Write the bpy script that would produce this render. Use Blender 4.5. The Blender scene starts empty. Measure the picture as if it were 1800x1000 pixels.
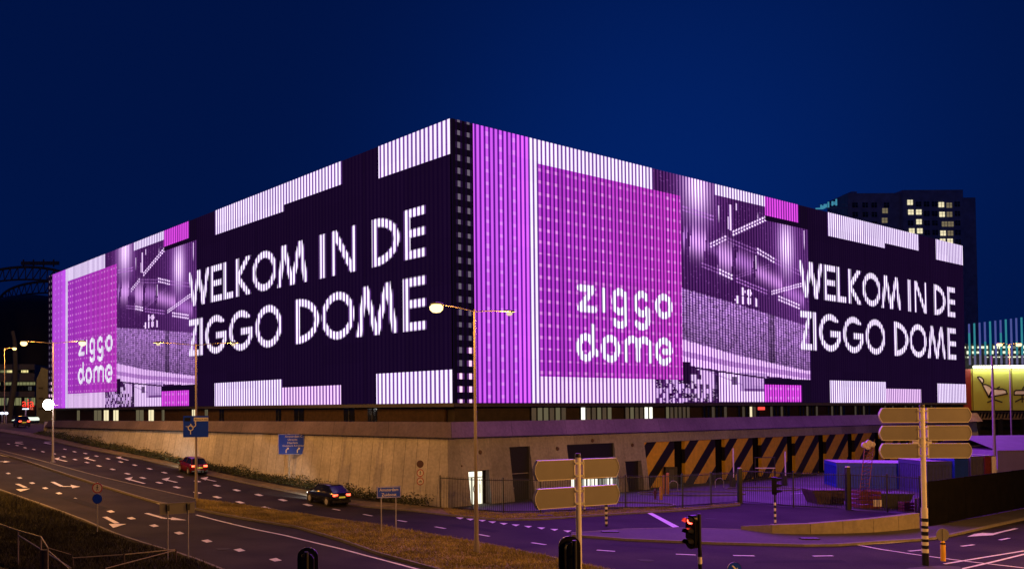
import bpy, bmesh, math, random
import numpy as np
from mathutils import Vector, Matrix
random.seed(7); rng=np.random.default_rng(7)
SC=bpy.context.scene; COL=SC.collection
R=math.radians
# ------------------------------------------------------------------ camera
F,CX,CY,PIT,ROL=1562.1,574.2,680.1,.02505,-.00557
EYE=6.9
cam=bpy.data.cameras.new('camera'); camo=bpy.data.objects.new('camera',cam); COL.objects.link(camo)
cam.sensor_width=36; cam.lens=F*36/1800
cam.shift_x=(900-CX)/1800; cam.shift_y=(CY-500)/1800
cam.clip_start=.3; cam.clip_end=3000
_a=math.pi/2+PIT
RM=np.array([[1,0,0],[0,math.cos(_a),-math.sin(_a)],[0,math.sin(_a),math.cos(_a)]])@np.array([[math.cos(ROL),-math.sin(ROL),0],[math.sin(ROL),math.cos(ROL),0],[0,0,1]])
M4=Matrix([list(r)+[0] for r in RM]+[[0,0,0,1]]); M4.translation=(0,0,EYE); camo.matrix_world=M4
SC.camera=camo
# ------------------------------------------------------------------ sky (deep blue after dusk), exposure
w=bpy.data.worlds.new('World'); SC.world=w; w.use_nodes=True
nt=w.node_tree; nt.nodes.clear()
out=nt.nodes.new('ShaderNodeOutputWorld'); bg=nt.nodes.new('ShaderNodeBackground')
tc=nt.nodes.new('ShaderNodeTexCoord'); sep=nt.nodes.new('ShaderNodeSeparateXYZ')
ramp=nt.nodes.new('ShaderNodeValToRGB')
nt.links.new(tc.outputs['Generated'],sep.inputs[0]); nt.links.new(sep.outputs['Z'],ramp.inputs[0])
e=ramp.color_ramp.elements
e[0].position=0.0; e[0].color=(.0004,.0076,.060,1)
e[1].position=.5; e[1].color=(.0003,.0070,.062,1)
x=e.new(.2); x.color=(.0003,.0082,.068,1)
# the town lights up the sky behind the hall
dot=nt.nodes.new('ShaderNodeVectorMath'); dot.operation='DOT_PRODUCT'; dot.inputs[1].default_value=(.345,.910,.228)
nt.links.new(tc.outputs['Generated'],dot.inputs[0])
mr=nt.nodes.new('ShaderNodeMapRange'); mr.inputs[1].default_value=.80; mr.inputs[2].default_value=1.0; mr.inputs[3].default_value=0; mr.inputs[4].default_value=1
pw=nt.nodes.new('ShaderNodeMath'); pw.operation='POWER'; pw.inputs[1].default_value=6
ma=nt.nodes.new('ShaderNodeMath'); ma.operation='MULTIPLY_ADD'; ma.inputs[1].default_value=1.05; ma.inputs[2].default_value=.86
nt.links.new(dot.outputs['Value'],mr.inputs[0]); nt.links.new(mr.outputs[0],pw.inputs[0]); nt.links.new(pw.outputs[0],ma.inputs[0]); nt.links.new(ma.outputs[0],bg.inputs[1])
nt.links.new(ramp.outputs[0],bg.inputs[0]); nt.links.new(bg.outputs[0],out.inputs[0])
SC.view_settings.view_transform='Standard'; SC.view_settings.look='None'; SC.view_settings.exposure=0; SC.view_settings.gamma=1
SC.cycles.use_denoising=True; SC.cycles.sample_clamp_indirect=3.0; SC.cycles.max_bounces=5
# ------------------------------------------------------------------ geometry of the place
def ray(px,py): return RM@np.array([(px-CX)/F,-(py-CY)/F,-1.0])
def atd(px,py,y):
    d=ray(px,py); t=y/d[1]; return np.array([d[0]*t,y,EYE+d[2]*t])
TH=.6135
DL=np.array([-math.sin(TH),math.cos(TH)]); DR=np.array([math.cos(TH),math.sin(TH)])
C0=np.array([8.982,62.952]); ZB,ZT,LEN=7.31,27.61,90.0
P0=np.array([8.53,61.4]); P1=np.array([-34.3,108.0]); PE=(P1-P0)/np.linalg.norm(P1-P0); PN=np.array([-PE[1],PE[0]])
if PN[1]>0: PN=-PN
def hq(q):
    sp=lambda t:5*np.logaddexp(0,t/5)
    return .073*(sp(q-6)-sp(q-75))
def H(x,y): return float(hq((x-P0[0])*PE[0]+(y-P0[1])*PE[1]))
def Gd(px,py,dz=0):
    d=ray(px,py); lo,hi=2.0,600.0
    f=lambda t: EYE+d[2]*t-H(d[0]*t,d[1]*t)-dz
    t=lo; prev=lo
    while t<hi:
        if f(t)<0: break
        prev=t; t*=1.04
    lo,hi=prev,t
    for _ in range(40):
        m=(lo+hi)/2
        if f(m)>0: lo=m
        else: hi=m
    return np.array([d[0]*lo,d[1]*lo])
def G(px,py,dz=0):
    p=Gd(px,py,dz); return np.array([p[0],p[1],H(p[0],p[1])+dz])
def uvR(px,py):
    d=ray(px,py); t=(C0@-DL)/(d[:2]@-DL); p=d*t
    return ((p[:2]-C0)@DR),(p[2]+EYE-ZB)
def AR(s,o,z): p=C0+s*DR-o*DL; return (p[0],p[1],z)
def AL(s,o,z): p=C0+s*DL-o*DR; return (p[0],p[1],z)
def PL(s,o,z): p=P0+s*PE+o*PN; return (p[0],p[1],z)
def sR(px,py,o):
    d=ray(px,py); b=C0-DL*o; t=(b@-DL)/(d[:2]@-DL); p=d*t
    return float((p[:2]-C0)@DR),float(p[2]+EYE)
def sL(px,py,o):
    d=ray(px,py); b=C0-DR*o; t=(b@-DR)/(d[:2]@-DR); p=d*t
    return float((p[:2]-C0)@DL),float(p[2]+EYE)
# ------------------------------------------------------------------ materials
MATS={}
def mat(name,col,rough=.6,var=0.0,scale=8.0,metal=0.0,emit=None,est=0,bump=0.0,spec=.5,big=0.0,bigscale=.25,trans=0):
    if name in MATS: return MATS[name]
    m=bpy.data.materials.new(name); m.use_nodes=True; n=m.node_tree; b=n.nodes['Principled BSDF']
    b.inputs['Base Color'].default_value=(*col,1); b.inputs['Roughness'].default_value=rough; b.inputs['Metallic'].default_value=metal
    b.inputs['Specular IOR Level'].default_value=spec
    if trans: b.inputs['Transmission Weight'].default_value=trans
    if emit: b.inputs['Emission Color'].default_value=(*emit,1); b.inputs['Emission Strength'].default_value=est
    if var or big:
        tcn=n.nodes.new('ShaderNodeTexCoord'); cur=None
        def noise(sc,lo,hi,det=6):
            t=n.nodes.new('ShaderNodeTexNoise'); t.inputs['Scale'].default_value=sc; t.inputs['Detail'].default_value=det
            n.links.new(tcn.outputs['Object'],t.inputs['Vector'])
            r=n.nodes.new('ShaderNodeMapRange'); r.inputs[1].default_value=.3; r.inputs[2].default_value=.7; r.inputs[3].default_value=lo; r.inputs[4].default_value=hi
            n.links.new(t.outputs['Fac'],r.inputs[0]); return r.outputs[0],t
        o1,t1=noise(scale,1-var,1+var)
        mul=n.nodes.new('ShaderNodeVectorMath'); mul.operation='SCALE'; mul.inputs[0].default_value=col
        if big:
            o2,_=noise(bigscale,1-big,1+big,3)
            mm=n.nodes.new('ShaderNodeMath'); mm.operation='MULTIPLY'; n.links.new(o1,mm.inputs[0]); n.links.new(o2,mm.inputs[1]); o1=mm.outputs[0]
        n.links.new(o1,mul.inputs['Scale']); n.links.new(mul.outputs[0],b.inputs['Base Color'])
        if bump:
            bp=n.nodes.new('ShaderNodeBump'); bp.inputs['Strength'].default_value=bump; bp.inputs['Distance'].default_value=.03
            n.links.new(t1.outputs['Fac'],bp.inputs['Height']); n.links.new(bp.outputs[0],b.inputs['Normal'])
    MATS[name]=m; return m
def emis(name,col,st):
    if name in MATS: return MATS[name]
    m=bpy.data.materials.new(name); m.use_nodes=True; n=m.node_tree; n.nodes.clear()
    o=n.nodes.new('ShaderNodeOutputMaterial'); em=n.nodes.new('ShaderNodeEmission'); em.inputs[0].default_value=(*col,1); em.inputs[1].default_value=st
    n.links.new(em.outputs[0],o.inputs[0]); MATS[name]=m; return m
def attr_emis(name,st):
    m=emis(name,(1,1,1),st); n=m.node_tree
    a=n.nodes.new('ShaderNodeAttribute'); a.attribute_name='led'
    em=[k for k in n.nodes if k.type=='EMISSION'][0]; n.links.new(a.outputs['Color'],em.inputs[0]); return m
def panel_mat(name,col,pitch,var,jw,rough=.8,jd=.45):
    """concrete cast in panels: joints every pitch metres along u, each panel its own tone"""
    m=mat(name,col,rough,.16,5.0,bump=.15,big=.22,bigscale=.35); n=m.node_tree; b=n.nodes['Principled BSDF']
    src=b.inputs['Base Color'].links[0].from_socket
    uv=n.nodes.new('ShaderNodeUVMap'); s=n.nodes.new('ShaderNodeSeparateXYZ'); n.links.new(uv.outputs[0],s.inputs[0])
    def math_(op,a,bv=None):
        k=n.nodes.new('ShaderNodeMath'); k.operation=op
        for i,v in ((0,a),(1,bv)):
            if v is None: continue
            if isinstance(v,(int,float)): k.inputs[i].default_value=v
            else: n.links.new(v,k.inputs[i])
        return k.outputs[0]
    u=math_('DIVIDE',s.outputs[0],pitch); fl=math_('FLOOR',u); fr=math_('FRACT',u)
    wn=n.nodes.new('ShaderNodeTexWhiteNoise'); wn.noise_dimensions='1D'; n.links.new(fl,wn.inputs['W'])
    tone=math_('ADD',math_('MULTIPLY',wn.outputs['Value'],2*var),1-var)
    j=math_('LESS_THAN',fr,jw/pitch); jf=math_('SUBTRACT',1.0,math_('MULTIPLY',j,jd))
    f=math_('MULTIPLY',tone,jf)
    # streaks of weathering running down
    st=n.nodes.new('ShaderNodeTexNoise'); st.inputs['Scale'].default_value=1.0; st.inputs['Detail'].default_value=4
    cmb=n.nodes.new('ShaderNodeCombineXYZ'); n.links.new(math_('MULTIPLY',s.outputs[0],3.0),cmb.inputs[0]); n.links.new(math_('MULTIPLY',s.outputs[1],.25),cmb.inputs[1]); n.links.new(cmb.outputs[0],st.inputs['Vector'])
    f=math_('MULTIPLY',f,math_('ADD',math_('MULTIPLY',st.outputs['Fac'],.36),.82))
    sc=n.nodes.new('ShaderNodeVectorMath'); sc.operation='SCALE'; n.links.new(src,sc.inputs[0]); n.links.new(f,sc.inputs['Scale'])
    n.links.new(sc.outputs[0],b.inputs['Base Color']); return m
def hazard_mat():
    m=mat('hazard_paint',(.80,.50,.03),.6,.12,3); n=m.node_tree; b=n.nodes['Principled BSDF']; src=b.inputs['Base Color'].links[0].from_socket
    uv=n.nodes.new('ShaderNodeUVMap'); s=n.nodes.new('ShaderNodeSeparateXYZ'); n.links.new(uv.outputs[0],s.inputs[0])
    k=n.nodes.new('ShaderNodeMath'); k.operation='MULTIPLY_ADD'; n.links.new(s.outputs[1],k.inputs[0]); k.inputs[1].default_value=-1.1; n.links.new(s.outputs[0],k.inputs[2])
    d=n.nodes.new('ShaderNodeMath'); d.operation='DIVIDE'; n.links.new(k.outputs[0],d.inputs[0]); d.inputs[1].default_value=3.3
    ad=n.nodes.new('ShaderNodeMath'); ad.operation='ADD'; n.links.new(d.outputs[0],ad.inputs[0]); ad.inputs[1].default_value=4.6545
    fr=n.nodes.new('ShaderNodeMath'); fr.operation='FRACT'; n.links.new(ad.outputs[0],fr.inputs[0])
    gt=n.nodes.new('ShaderNodeMath'); gt.operation='GREATER_THAN'; n.links.new(fr.outputs[0],gt.inputs[0]); gt.inputs[1].default_value=.58
    mx=n.nodes.new('ShaderNodeMix'); mx.data_type='RGBA'; n.links.new(gt.outputs[0],mx.inputs[0]); n.links.new(src,mx.inputs[6]); mx.inputs[7].default_value=(.012,.011,.012,1)
    n.links.new(mx.outputs[2],b.inputs['Base Color']); return m
SOD=(1.0,.43,.075)
asphalt=mat('asphalt',(.026,.0215,.021),.9,.4,22,spec=.12,bump=.25,big=.45,bigscale=.3)
yardm=mat('yard_paving',(.06,.055,.062),.8,.3,9,bump=.2,big=.35,bigscale=.3)
pave=mat('pavement_concrete',(.046,.040,.034),.85,.25,6,big=.25,bigscale=.5)
kerbm=mat('kerb_concrete',(.16,.145,.12),.85,.2,5)
soil=mat('soil',(.014,.011,.008),1,.5,3,bump=.5,big=.4,bigscale=.3)
turf=mat('turf',(.16,.12,.04),1,.5,2.2,bump=.6,big=.45,bigscale=.35)
paint=mat('road_paint',(.72,.70,.66),.6,.18,6,big=.12,bigscale=2)
steel=mat('galvanised_steel',(.42,.41,.40),.5,.12,6,metal=.35)
darksteel=mat('dark_steel',(.012,.012,.014),.5,.2,6)
black=mat('black_plastic',(.008,.008,.009),.35,.2,6)
whitep=mat('white_paint',(.72,.68,.60),.5,.06,5)
signback=mat('sign_back_grey',(.165,.155,.15),.55,.05,3)
signedge=mat('sign_edge',(.62,.58,.5),.4)
bluep=mat('sign_blue',(.004,.045,.62),.35,.06,3)
redp=mat('sign_red',(.42,.012,.012),.4,.06,3)
yellowp=mat('yellow_paint',(.75,.40,.02),.45,.08,4)
glassd=mat('dark_glass',(.01,.011,.013),.08,0)
wall_l=panel_mat('cast_concrete_panels',(.50,.475,.47),1.12,.10,.05,jd=.5)
wall_r=panel_mat('cast_concrete_plain',(.33,.32,.345),3.1,.14,.02,jd=.3)
parapm=panel_mat('parapet_concrete',(.16,.125,.13),6.0,.10,.05)
corem=mat('dark_cladding',(.03,.02,.016),.8,.3,2)
blackm=mat('black_cladding',(.010,.009,.011),.95,.2,2,spec=.05)
soffit=mat('soffit_panel',(.035,.03,.04),.5,.2,2)
hazard=hazard_mat()
bluecont=mat('blue_container_paint',(.005,.040,.30),.5,.15,2)
roofg=mat('container_roof',(.09,.08,.10),.5,.2,2)
redpaint=mat('red_paint',(.13,.016,.014),.55,.2,4)
lilac=mat('pale_canvas',(.24,.21,.24),.7,.08,1)
officem=mat('office_panel',(.20,.22,.22),.8,.15,.6)
towerm=mat('tower_hazy_wall',(.32,.38,.52),.9,.2,.6)  # pale blue base colour stands in for the night haze over the tower
stadm=mat('stadium_metal',(.012,.014,.025),.6,.3,.2)
leafm=mat('leaf',(.045,.055,.022),.7,.4,1.5)
bladem=mat('grass_blade',(.28,.22,.07),.8,.5,.8)
rubber=mat('tyre_rubber',(.012,.012,.012),.8)
sodium=emis('sodium_lamp',(1.0,.72,.26),3.2)
sodium_dim=emis('sodium_lamp_side',(1.0,.78,.50),.9)
whitelamp=emis('flood_lamp',(1,.98,.92),60)
warmwin=emis('lit_window',(1.0,.86,.52),1.0)
dimwin=emis('dim_window',(.50,.42,.24),.25)
coolwin=emis('bright_window',(1.0,.97,.82),1.5)
# ------------------------------------------------------------------ builders
class MB:
    def __init__(s): s.v=[]; s.f=[]; s.m=[]; s.uv=[]
    def face(s,pts,mi=0,uv=None):
        i=len(s.v); s.v+= [tuple(map(float,p)) for p in pts]; s.f.append(list(range(i,i+len(pts)))); s.m.append(mi); s.uv.append(uv)
    def mesh(s,vs,fs,mi=0):
        i=len(s.v); s.v+=[tuple(map(float,p)) for p in vs]
        for f in fs: s.f.append([k+i for k in f]); s.m.append(mi); s.uv.append(None)
    def hexa(s,p,mi=0):  # 8 pts: bottom 0-3, top 4-7
        s.mesh(p,[(3,2,1,0),(4,5,6,7),(0,1,5,4),(1,2,6,5),(2,3,7,6),(3,0,4,7)],mi)
    def box(s,c,d,mi=0,rz=0.0,ry=0.0):
        hx,hy,hz=d[0]/2,d[1]/2,d[2]/2; M=Matrix.Rotation(rz,3,'Z')@Matrix.Rotation(ry,3,'Y')
        P=[(-hx,-hy,-hz),(hx,-hy,-hz),(hx,hy,-hz),(-hx,hy,-hz),(-hx,-hy,hz),(hx,-hy,hz),(hx,hy,hz),(-hx,hy,hz)]
        s.hexa([tuple(M@Vector(q)+Vector(c)) for q in P],mi)
    def tube(s,p0,p1,r0,r1=None,n=8,mi=0,cap=True):
        p0=Vector(p0); p1=Vector(p1); r1=r0 if r1 is None else r1
        d=(p1-p0).normalized(); a=d.orthogonal().normalized(); b=d.cross(a)
        vs=[]
        for p,r in ((p0,r0),(p1,r1)):
            for k in range(n):
                t=2*math.pi*k/n; vs.append(p+(a*math.cos(t)+b*math.sin(t))*r)
        fs=[(k,(k+1)%n,n+(k+1)%n,n+k) for k in range(n)]
        if cap: fs+=[tuple(range(n-1,-1,-1)),tuple(range(n,2*n))]
        s.mesh(vs,fs,mi)
    def path(s,pts,r,n=6,mi=0):
        for a,b in zip(pts[:-1],pts[1:]): s.tube(a,b,r,n=n,mi=mi)
    def lathe(s,prof,c=(0,0,0),n=20,mi=0,axis='Z'):
        vs=[];k=len(prof)
        for j in range(n):
            t=2*math.pi*j/n
            for r,z in prof:
                q=(r*math.cos(t),r*math.sin(t),z) if axis=='Z' else (r*math.cos(t),z,r*math.sin(t))
                vs.append((q[0]+c[0],q[1]+c[1],q[2]+c[2]))
        fs=[(j*k+i,((j+1)%n)*k+i,((j+1)%n)*k+i+1,j*k+i+1) for j in range(n) for i in range(k-1)]
        s.mesh(vs,fs,mi)
    def disc(s,c,r,n=24,mi=0,y=0.0):  # in the XZ plane, facing -Y
        s.face([(c[0]+r*math.cos(2*math.pi*k/n),c[1]+y,c[2]+r*math.sin(2*math.pi*k/n)) for k in range(n)],mi)
    def prism(s,poly,y0,y1,mi=0,side=None):  # poly in XZ, extruded along Y
        n=len(poly); side=mi if side is None else side
        s.face([(p[0],y0,p[1]) for p in poly],mi); s.face([(p[0],y1,p[1]) for p in reversed(poly)],mi)
        for k in range(n):
            a,b=poly[k],poly[(k+1)%n]; s.face([(a[0],y0,a[1]),(a[0],y1,a[1]),(b[0],y1,b[1]),(b[0],y0,b[1])],side)
    def text(s,txt,size,c,y,mi=0,align='CENTER'):
        cu=bpy.data.curves.new('t','FONT'); cu.body=txt; cu.size=size; cu.align_x=align; cu.align_y='CENTER'; cu.resolution_u=3
        o=bpy.data.objects.new('t',cu); COL.objects.link(o)
        me=bpy.data.meshes.new_from_object(o.evaluated_get(bpy.context.evaluated_depsgraph_get()))
        s.mesh([(v.co.x+c[0],y,v.co.y+c[1]) for v in me.vertices],[tuple(p.vertices) for p in me.polygons],mi)
        bpy.data.objects.remove(o); bpy.data.curves.remove(cu); bpy.data.meshes.remove(me)
    def build(s,name,mats,parent=None,uvf=None,smooth=False,world=False,recalc=True):
        me=bpy.data.meshes.new(name)
        vs=s.v
        if world and parent is not None:
            l=parent.location if parent.parent is None else parent.parent.location
            vs=[(p[0]-l[0],p[1]-l[1],p[2]-l[2]) for p in vs]
        me.from_pydata(vs,[],s.f)
        for m in (mats if isinstance(mats,(list,tuple)) else [mats]): me.materials.append(m)
        me.polygons.foreach_set('material_index',s.m)
        if uvf or any(u is not None for u in s.uv):
            L=me.uv_layers.new(name='UVMap')
            for p,u in zip(me.polygons,s.uv):
                for j,li in enumerate(p.loop_indices):
                    L.data[li].uv=u[j] if u is not None else (uvf(s.v[me.loops[li].vertex_index]) if uvf else (0,0))
        if recalc:
            bm=bmesh.new(); bm.from_mesh(me); bmesh.ops.recalc_face_normals(bm,faces=bm.faces); bm.to_mesh(me); bm.free()
        if smooth:
            me.polygons.foreach_set('use_smooth',[True]*len(me.polygons))
            try: me.set_sharp_from_angle(angle=R(35))
            except Exception: pass
        o=bpy.data.objects.new(name,me); COL.objects.link(o)
        if parent is not None: o.parent=parent
        return o
def tag(o,label,cat,group=None,kind=None):
    if label: o['label']=label
    if cat: o['category']=cat
    if group: o['group']=group
    if kind: o['kind']=kind
    return o
def thing(name,label,cat,loc=(0,0,0),rz=0.0,group=None):
    o=bpy.data.objects.new(name,None); COL.objects.link(o); o.location=[float(c) for c in loc]; o.rotation_euler=(0,0,rz); o.empty_display_size=.3
    return tag(o,label,cat,group)
def dup(o,loc,rz,label,parent=None):
    c=o.copy(); COL.objects.link(c)
    if parent is None:
        c.location=[float(k) for k in loc]; c.rotation_euler=(0,0,rz); c['label']=label
    else: c.parent=parent
    for ch in list(o.children): dup(ch,None,None,None,c)
    return c
def structure(o): o['kind']='structure'; return o
# ------------------------------------------------------------------ ground, roads, verges
def worldpts(pp,dz=0): return [Gd(*p,dz) for p in pp]
def resample(pts,step):
    o=[pts[0]]
    for a,b in zip(pts[:-1],pts[1:]):
        n=max(1,int(np.linalg.norm(b-a)/step))
        for k in range(1,n+1): o.append(a+(b-a)*k/n)
    return o
def loft(A,B,dz,name,m,step=2.0,side=0.0):
    mb=MB(); rows=[]
    for k in range(len(A)-1):
        n=max(1,int(max(np.linalg.norm(A[k+1]-A[k]),np.linalg.norm(B[k+1]-B[k]))/step))
        for i in range(n+(k==len(A)-2)):
            t=i/n; rows.append((A[k]*(1-t)+A[k+1]*t,B[k]*(1-t)+B[k+1]*t))
    mm=max(1,int(max(np.linalg.norm(a-b) for a,b in rows)/step))
    vs=[];fs=[]
    for a,b in rows:
        for j in range(mm+1):
            p=a+(b-a)*j/mm; vs.append((p[0],p[1],H(p[0],p[1])+dz))
    for r in range(len(rows)-1):
        for j in range(mm):
            i=r*(mm+1)+j; fs.append((i,i+1,i+mm+2,i+mm+1))
    mb.mesh(vs,fs)
    if side:
        for j in (0,mm):
            for r in range(len(rows)-1):
                p=vs[r*(mm+1)+j]; q=vs[(r+1)*(mm+1)+j]
                mb.face([p,q,(q[0],q[1],q[2]-side),(p[0],p[1],p[2]-side)])
    return mb.build(name,m)
# one big ground sheet
mb=MB(); xs=np.r_[-420:-120:20,-120:140:2.5,140:460:20]; ys=np.r_[-60:10:10,10:190:2.5,190:520:20]
V=[];Fc=[]
for y in ys:
    for x_ in xs: V.append((x_,y,H(x_,y)-.02))
nx=len(xs)
for j in range(len(ys)-1):
    for i in range(nx-1): k=j*nx+i; Fc.append((k,k+1,k+nx+1,k+nx))
mb.mesh(V,Fc); structure(mb.build('ground',soil,recalc=False))
far=[(-70,750),(0,757),(42,763),(122,781),(200,795),(250,805),(307,819),(400,840),(535,867),(612,885),(725,895),(790,903),(875,911),(950,909),(1022,905),(1100,899),(1202,893),(1300,884),(1400,892),(1490,896),(1617,905),(1640,922),(1720,908),(1800,893),(1900,876)]
near=[(-90,838),(-40,848),(0,861),(40,875),(75,887),(110,900),(150,915),(200,937),(250,954),(312,972),(350,985),(387,1000),(470,1030),(560,1062),(700,1100),(850,1140),(1000,1180),(1150,1200),(1300,1200),(1400,1200),(1500,1200),(1600,1200),(1700,1200),(1800,1200),(1950,1200)]
FARW=worldpts(far); NEARW=worldpts(near)
structure(loft(FARW,NEARW,.02,'road',asphalt))
# yard behind the fence
yf=[AR(s,-3,0)[:2] for s in (-2,8,20,40,60,85)]; yn=[Gd(*p) for p in ((778,890),(885,898),(1022,896),(1300,883),(1490,894),(1640,921))]
structure(loft([np.array(p) for p in yf],yn,.012,'yard',yardm,3.0))
# median
U=[(-60,781),(0,791),(45,802),(90,814),(175,837),(275,860),(345,876),(450,890),(550,905),(665,922),(750,937),(855,955),(987,982),(1080,1003),(1110,1022)]
Lw=[(-60,785),(0,796),(45,809),(90,824),(175,851),(275,881),(345,893),(420,908),(525,925),(600,947),(665,970),(775,1000),(880,1035),(1000,1064),(1060,1068)]
UW,LW=worldpts(U,.12),worldpts(Lw,.12)
structure(loft(UW[:7],LW[:7],.12,'median_soil',soil,1.5,.2))
structure(loft(UW[6:],LW[6:],.12,'median_turf',turf,1.5,.2))
def strip(pts,wd,dz,name,m,side=.16,step=1.5):
    P=resample(pts,step); A=[];B=[]
    for i,p in enumerate(P):
        t=P[min(i+1,len(P)-1)]-P[max(i-1,0)]; t=t/np.linalg.norm(t); n=np.array([-t[1],t[0]]); A.append(p+n*wd/2); B.append(p-n*wd/2)
    return loft(A,B,dz,name,m,step,side)
for p in (UW,LW): structure(strip(p,.16,.14,'kerb',kerbm))
# verge between the fence, wall and road on the far side
va=[(-40,749),(78,764),(150,782),(245,800),(307,813),(420,838),(535,860),(612,878),(700,884),(774,892),(885,901),(950,902),(1022,898),(1100,894),(1202,892),(1300,884)]
vb=[(-40,752),(78,771),(150,787),(250,806),(307,820),(420,845),(535,868),(612,886),(725,896),(790,904),(875,912),(950,911),(1022,906),(1100,901),(1202,895.5),(1300,886)]
VA,VB=worldpts(va,.1),worldpts(vb,.1)
structure(loft(VA,VB,.1,'verge',turf,1.2,.15)); structure(strip(VB,.16,.12,'kerb',kerbm))
# pavement tongue between entry road and main road
ia=[(1004,936),(1050,933),(1100,929),(1192,927),(1302,930),(1365,938),(1425,938),(1500,936),(1580,931),(1640,924),(1800,893),(1900,876)]
ib=[(1004,939),(1050,942),(1100,946),(1250,952),(1330,954),(1412,956),(1470,955.5),(1550,950),(1620,946),(1667,939),(1800,910),(1920,886)]
IA,IB=worldpts(ia,.12),worldpts(ib,.12)
structure(loft(IA,IB,.12,'pavement',pave,1.2,.15)); structure(strip(IB,.2,.135,'kerb',kerbm)); structure(strip(IA[:5],.14,.135,'kerb',kerbm))
ra=[(1572,1006),(1600,997),(1650,993.5),(1686,994.5),(1697,1003)]; rb=[(1572,1030),(1600,1034),(1640,1036),(1675,1034),(1700,1028)]
structure(loft(worldpts(ra,.12),worldpts(rb,.12),.12,'refuge_island',pave,.6,.15))
# left near embankment edge kerb
structure(strip(NEARW[:13],.16,.06,'kerb',kerbm))
# ---- painted markings
mk=MB()
def mpoly(pp):
    P=[G(*p) for p in pp]; mk.face([(p[0],p[1],H(p[0],p[1])+.03) for p in P])
def mline(pp,wd,cap=0):
    P=resample(worldpts(pp),2.0)
    for a,b in zip(P[:-1],P[1:]):
        t=(b-a)/np.linalg.norm(b-a); n=np.array([-t[1],t[0]])*wd/2
        mk.face([(q[0],q[1],H(*q)+.03) for q in (a+n,b+n,b-n,a-n)])
mline([(345,905),(450,931),(500,941),(600,965),(735,1001),(800,1019)],.17)
for a,b in ((( -20,796),(40,808)),((50,812),(102,829)),((112,832),(158,847)),((168,851),(222,868)),((230,870),(297,891))): mline([a,b],.13)
for c in ((14,832),(34,840),(56,849),(79,858),(103,867),(131,877),(161,887),(194,899),(230,911),(270,924),(314,937),(363,951),(420,967),(483,984),(557,1004)):
    k=(c[1]-722)/202
    mpoly([(c[0]-8*k,c[1]-.6*k),(c[0]+2*k,c[1]-2.4*k),(c[0]+9.5*k,c[1]+1.0*k),(c[0],c[1]+2.6*k)])
def arrow(pts,head,wd=.22): mline(pts,wd); mpoly(head)
arrow([(30,850.5),(45,857)],[(28,860),(53,859),(36,864)],.3)
arrow([(184,908.5),(206,920)],[(191,921),(222,921),(199,928)],.3)
arrow([(92,847),(109,855),(128,855)],[(124,852),(141,855.5),(127,858)],.3)
arrow([(257,902),(288,911),(308,912)],[(302,909),(328,914.5),(300,914)],.3)
arrow([(-10,811),(12,811.5)],[(8,810),(19,811.7),(6,813)],.3)
for hx,hy,tx,ty in ((219,841,254,850),(284,842,311,848),(352,840.5,379,846),(147,805,167,810),(204,804,225,809),(95,806,117,811)):
    s_=(hy-722)/115
    arrow([(hx+6*s_,hy+1*s_),(tx,ty)],[(hx,hy),(hx+14*s_,hy-2.6*s_),(hx+9*s_,hy+3.4*s_)],.25)
for a,b in (((27,778.6),(40,780.5)),((78,778.4),(90,780.5)),((27,777.2),(40,776.8)),((78,777),(90,776.6))): mline([a,b],.3)
D1=[(15,780.5),(30,783),(44,787),(59.5,790),(75.5,794),(112,802.7),(132,807.7),(153,813),(174,819),(198,825),(224,832.7),(251,840),(280,848.5),(311,856.5),(347,866),(382,874),(422,883),(467,892.5)]
D2=[(95,797.5),(114,789.5),(131,794),(150,797),(169.5,801.7),(190,806.5),(212,812),(237,817.5),(263,824),(289,830.7),(317,838),(347,846),(381,853.5),(416,861.7),(455,870),(497,879),(541,887.5)]
for c in D1+D2:
    k=(c[1]-722)/130
    mpoly([(c[0]-7.5*k,c[1]-.9*k),(c[0]-1*k,c[1]-1.7*k),(c[0]+7.5*k,c[1]+.9*k),(c[0]+1*k,c[1]+1.7*k)])
for a,b in (((585,894.5),(597.5,897)),((639,904),(654.5,907)),((699,914.5),(714.5,917.2)),((765,926),(783,929.2)),((841,939.3),(860,942.8)),((934.5,954),(959.5,957.6)),((1049,967),(1081,969.3)),((1188,974.3),(1223,975.6)),((1289,976.6),(1326,977.2)),((1429,977.6),(1464,977))): mline([a,b],.2)
for c in ((808,911),(826,913.2),(847,915.3),(865,918),(885,920.8),(906,923.3),(928,926),(951,928.6),(974,931.3),(997,934)):
    mpoly([(c[0]-7,c[1]-1.6),(c[0]+7.5,c[1]-1.2),(c[0]+1,c[1]+1.8)])
mpoly([(1138,902),(1146,901.2),(1194,926.2),(1183,927.2)])
mline([(1490,954.5),(1550,966),(1620,976.5),(1700,987),(1800,998.5),(1850,1004)],.16)
mline([(1500,958),(1560,955),(1640,948),(1672,941),(1735,926),(1800,912)],.13)
mline([(1660,991.5),(1735,979),(1800,968.5),(1850,960)],.14); mline([(1688,1001),(1745,988),(1800,974.5),(1850,962)],.14)
for a,b in (((1690,960.3),(1712,957.6)),((1757,949.3),(1774,946)),((1597,969),(1622,966.8))): mline([a,b],.16)
mline([(1748,938),(1787,929)],.18); mpoly([(1700,943.5),(1713,938.6),(1727,936.8),(1756,937.6),(1745,941)])
structure(mk.build('road_markings',paint,recalc=False))
# ------------------------------------------------------------------ the arena
ARENA=thing('arena_building','large square concert hall wrapped in pink and white light screens above a concrete base','building',(C0[0],C0[1],0))
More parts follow.
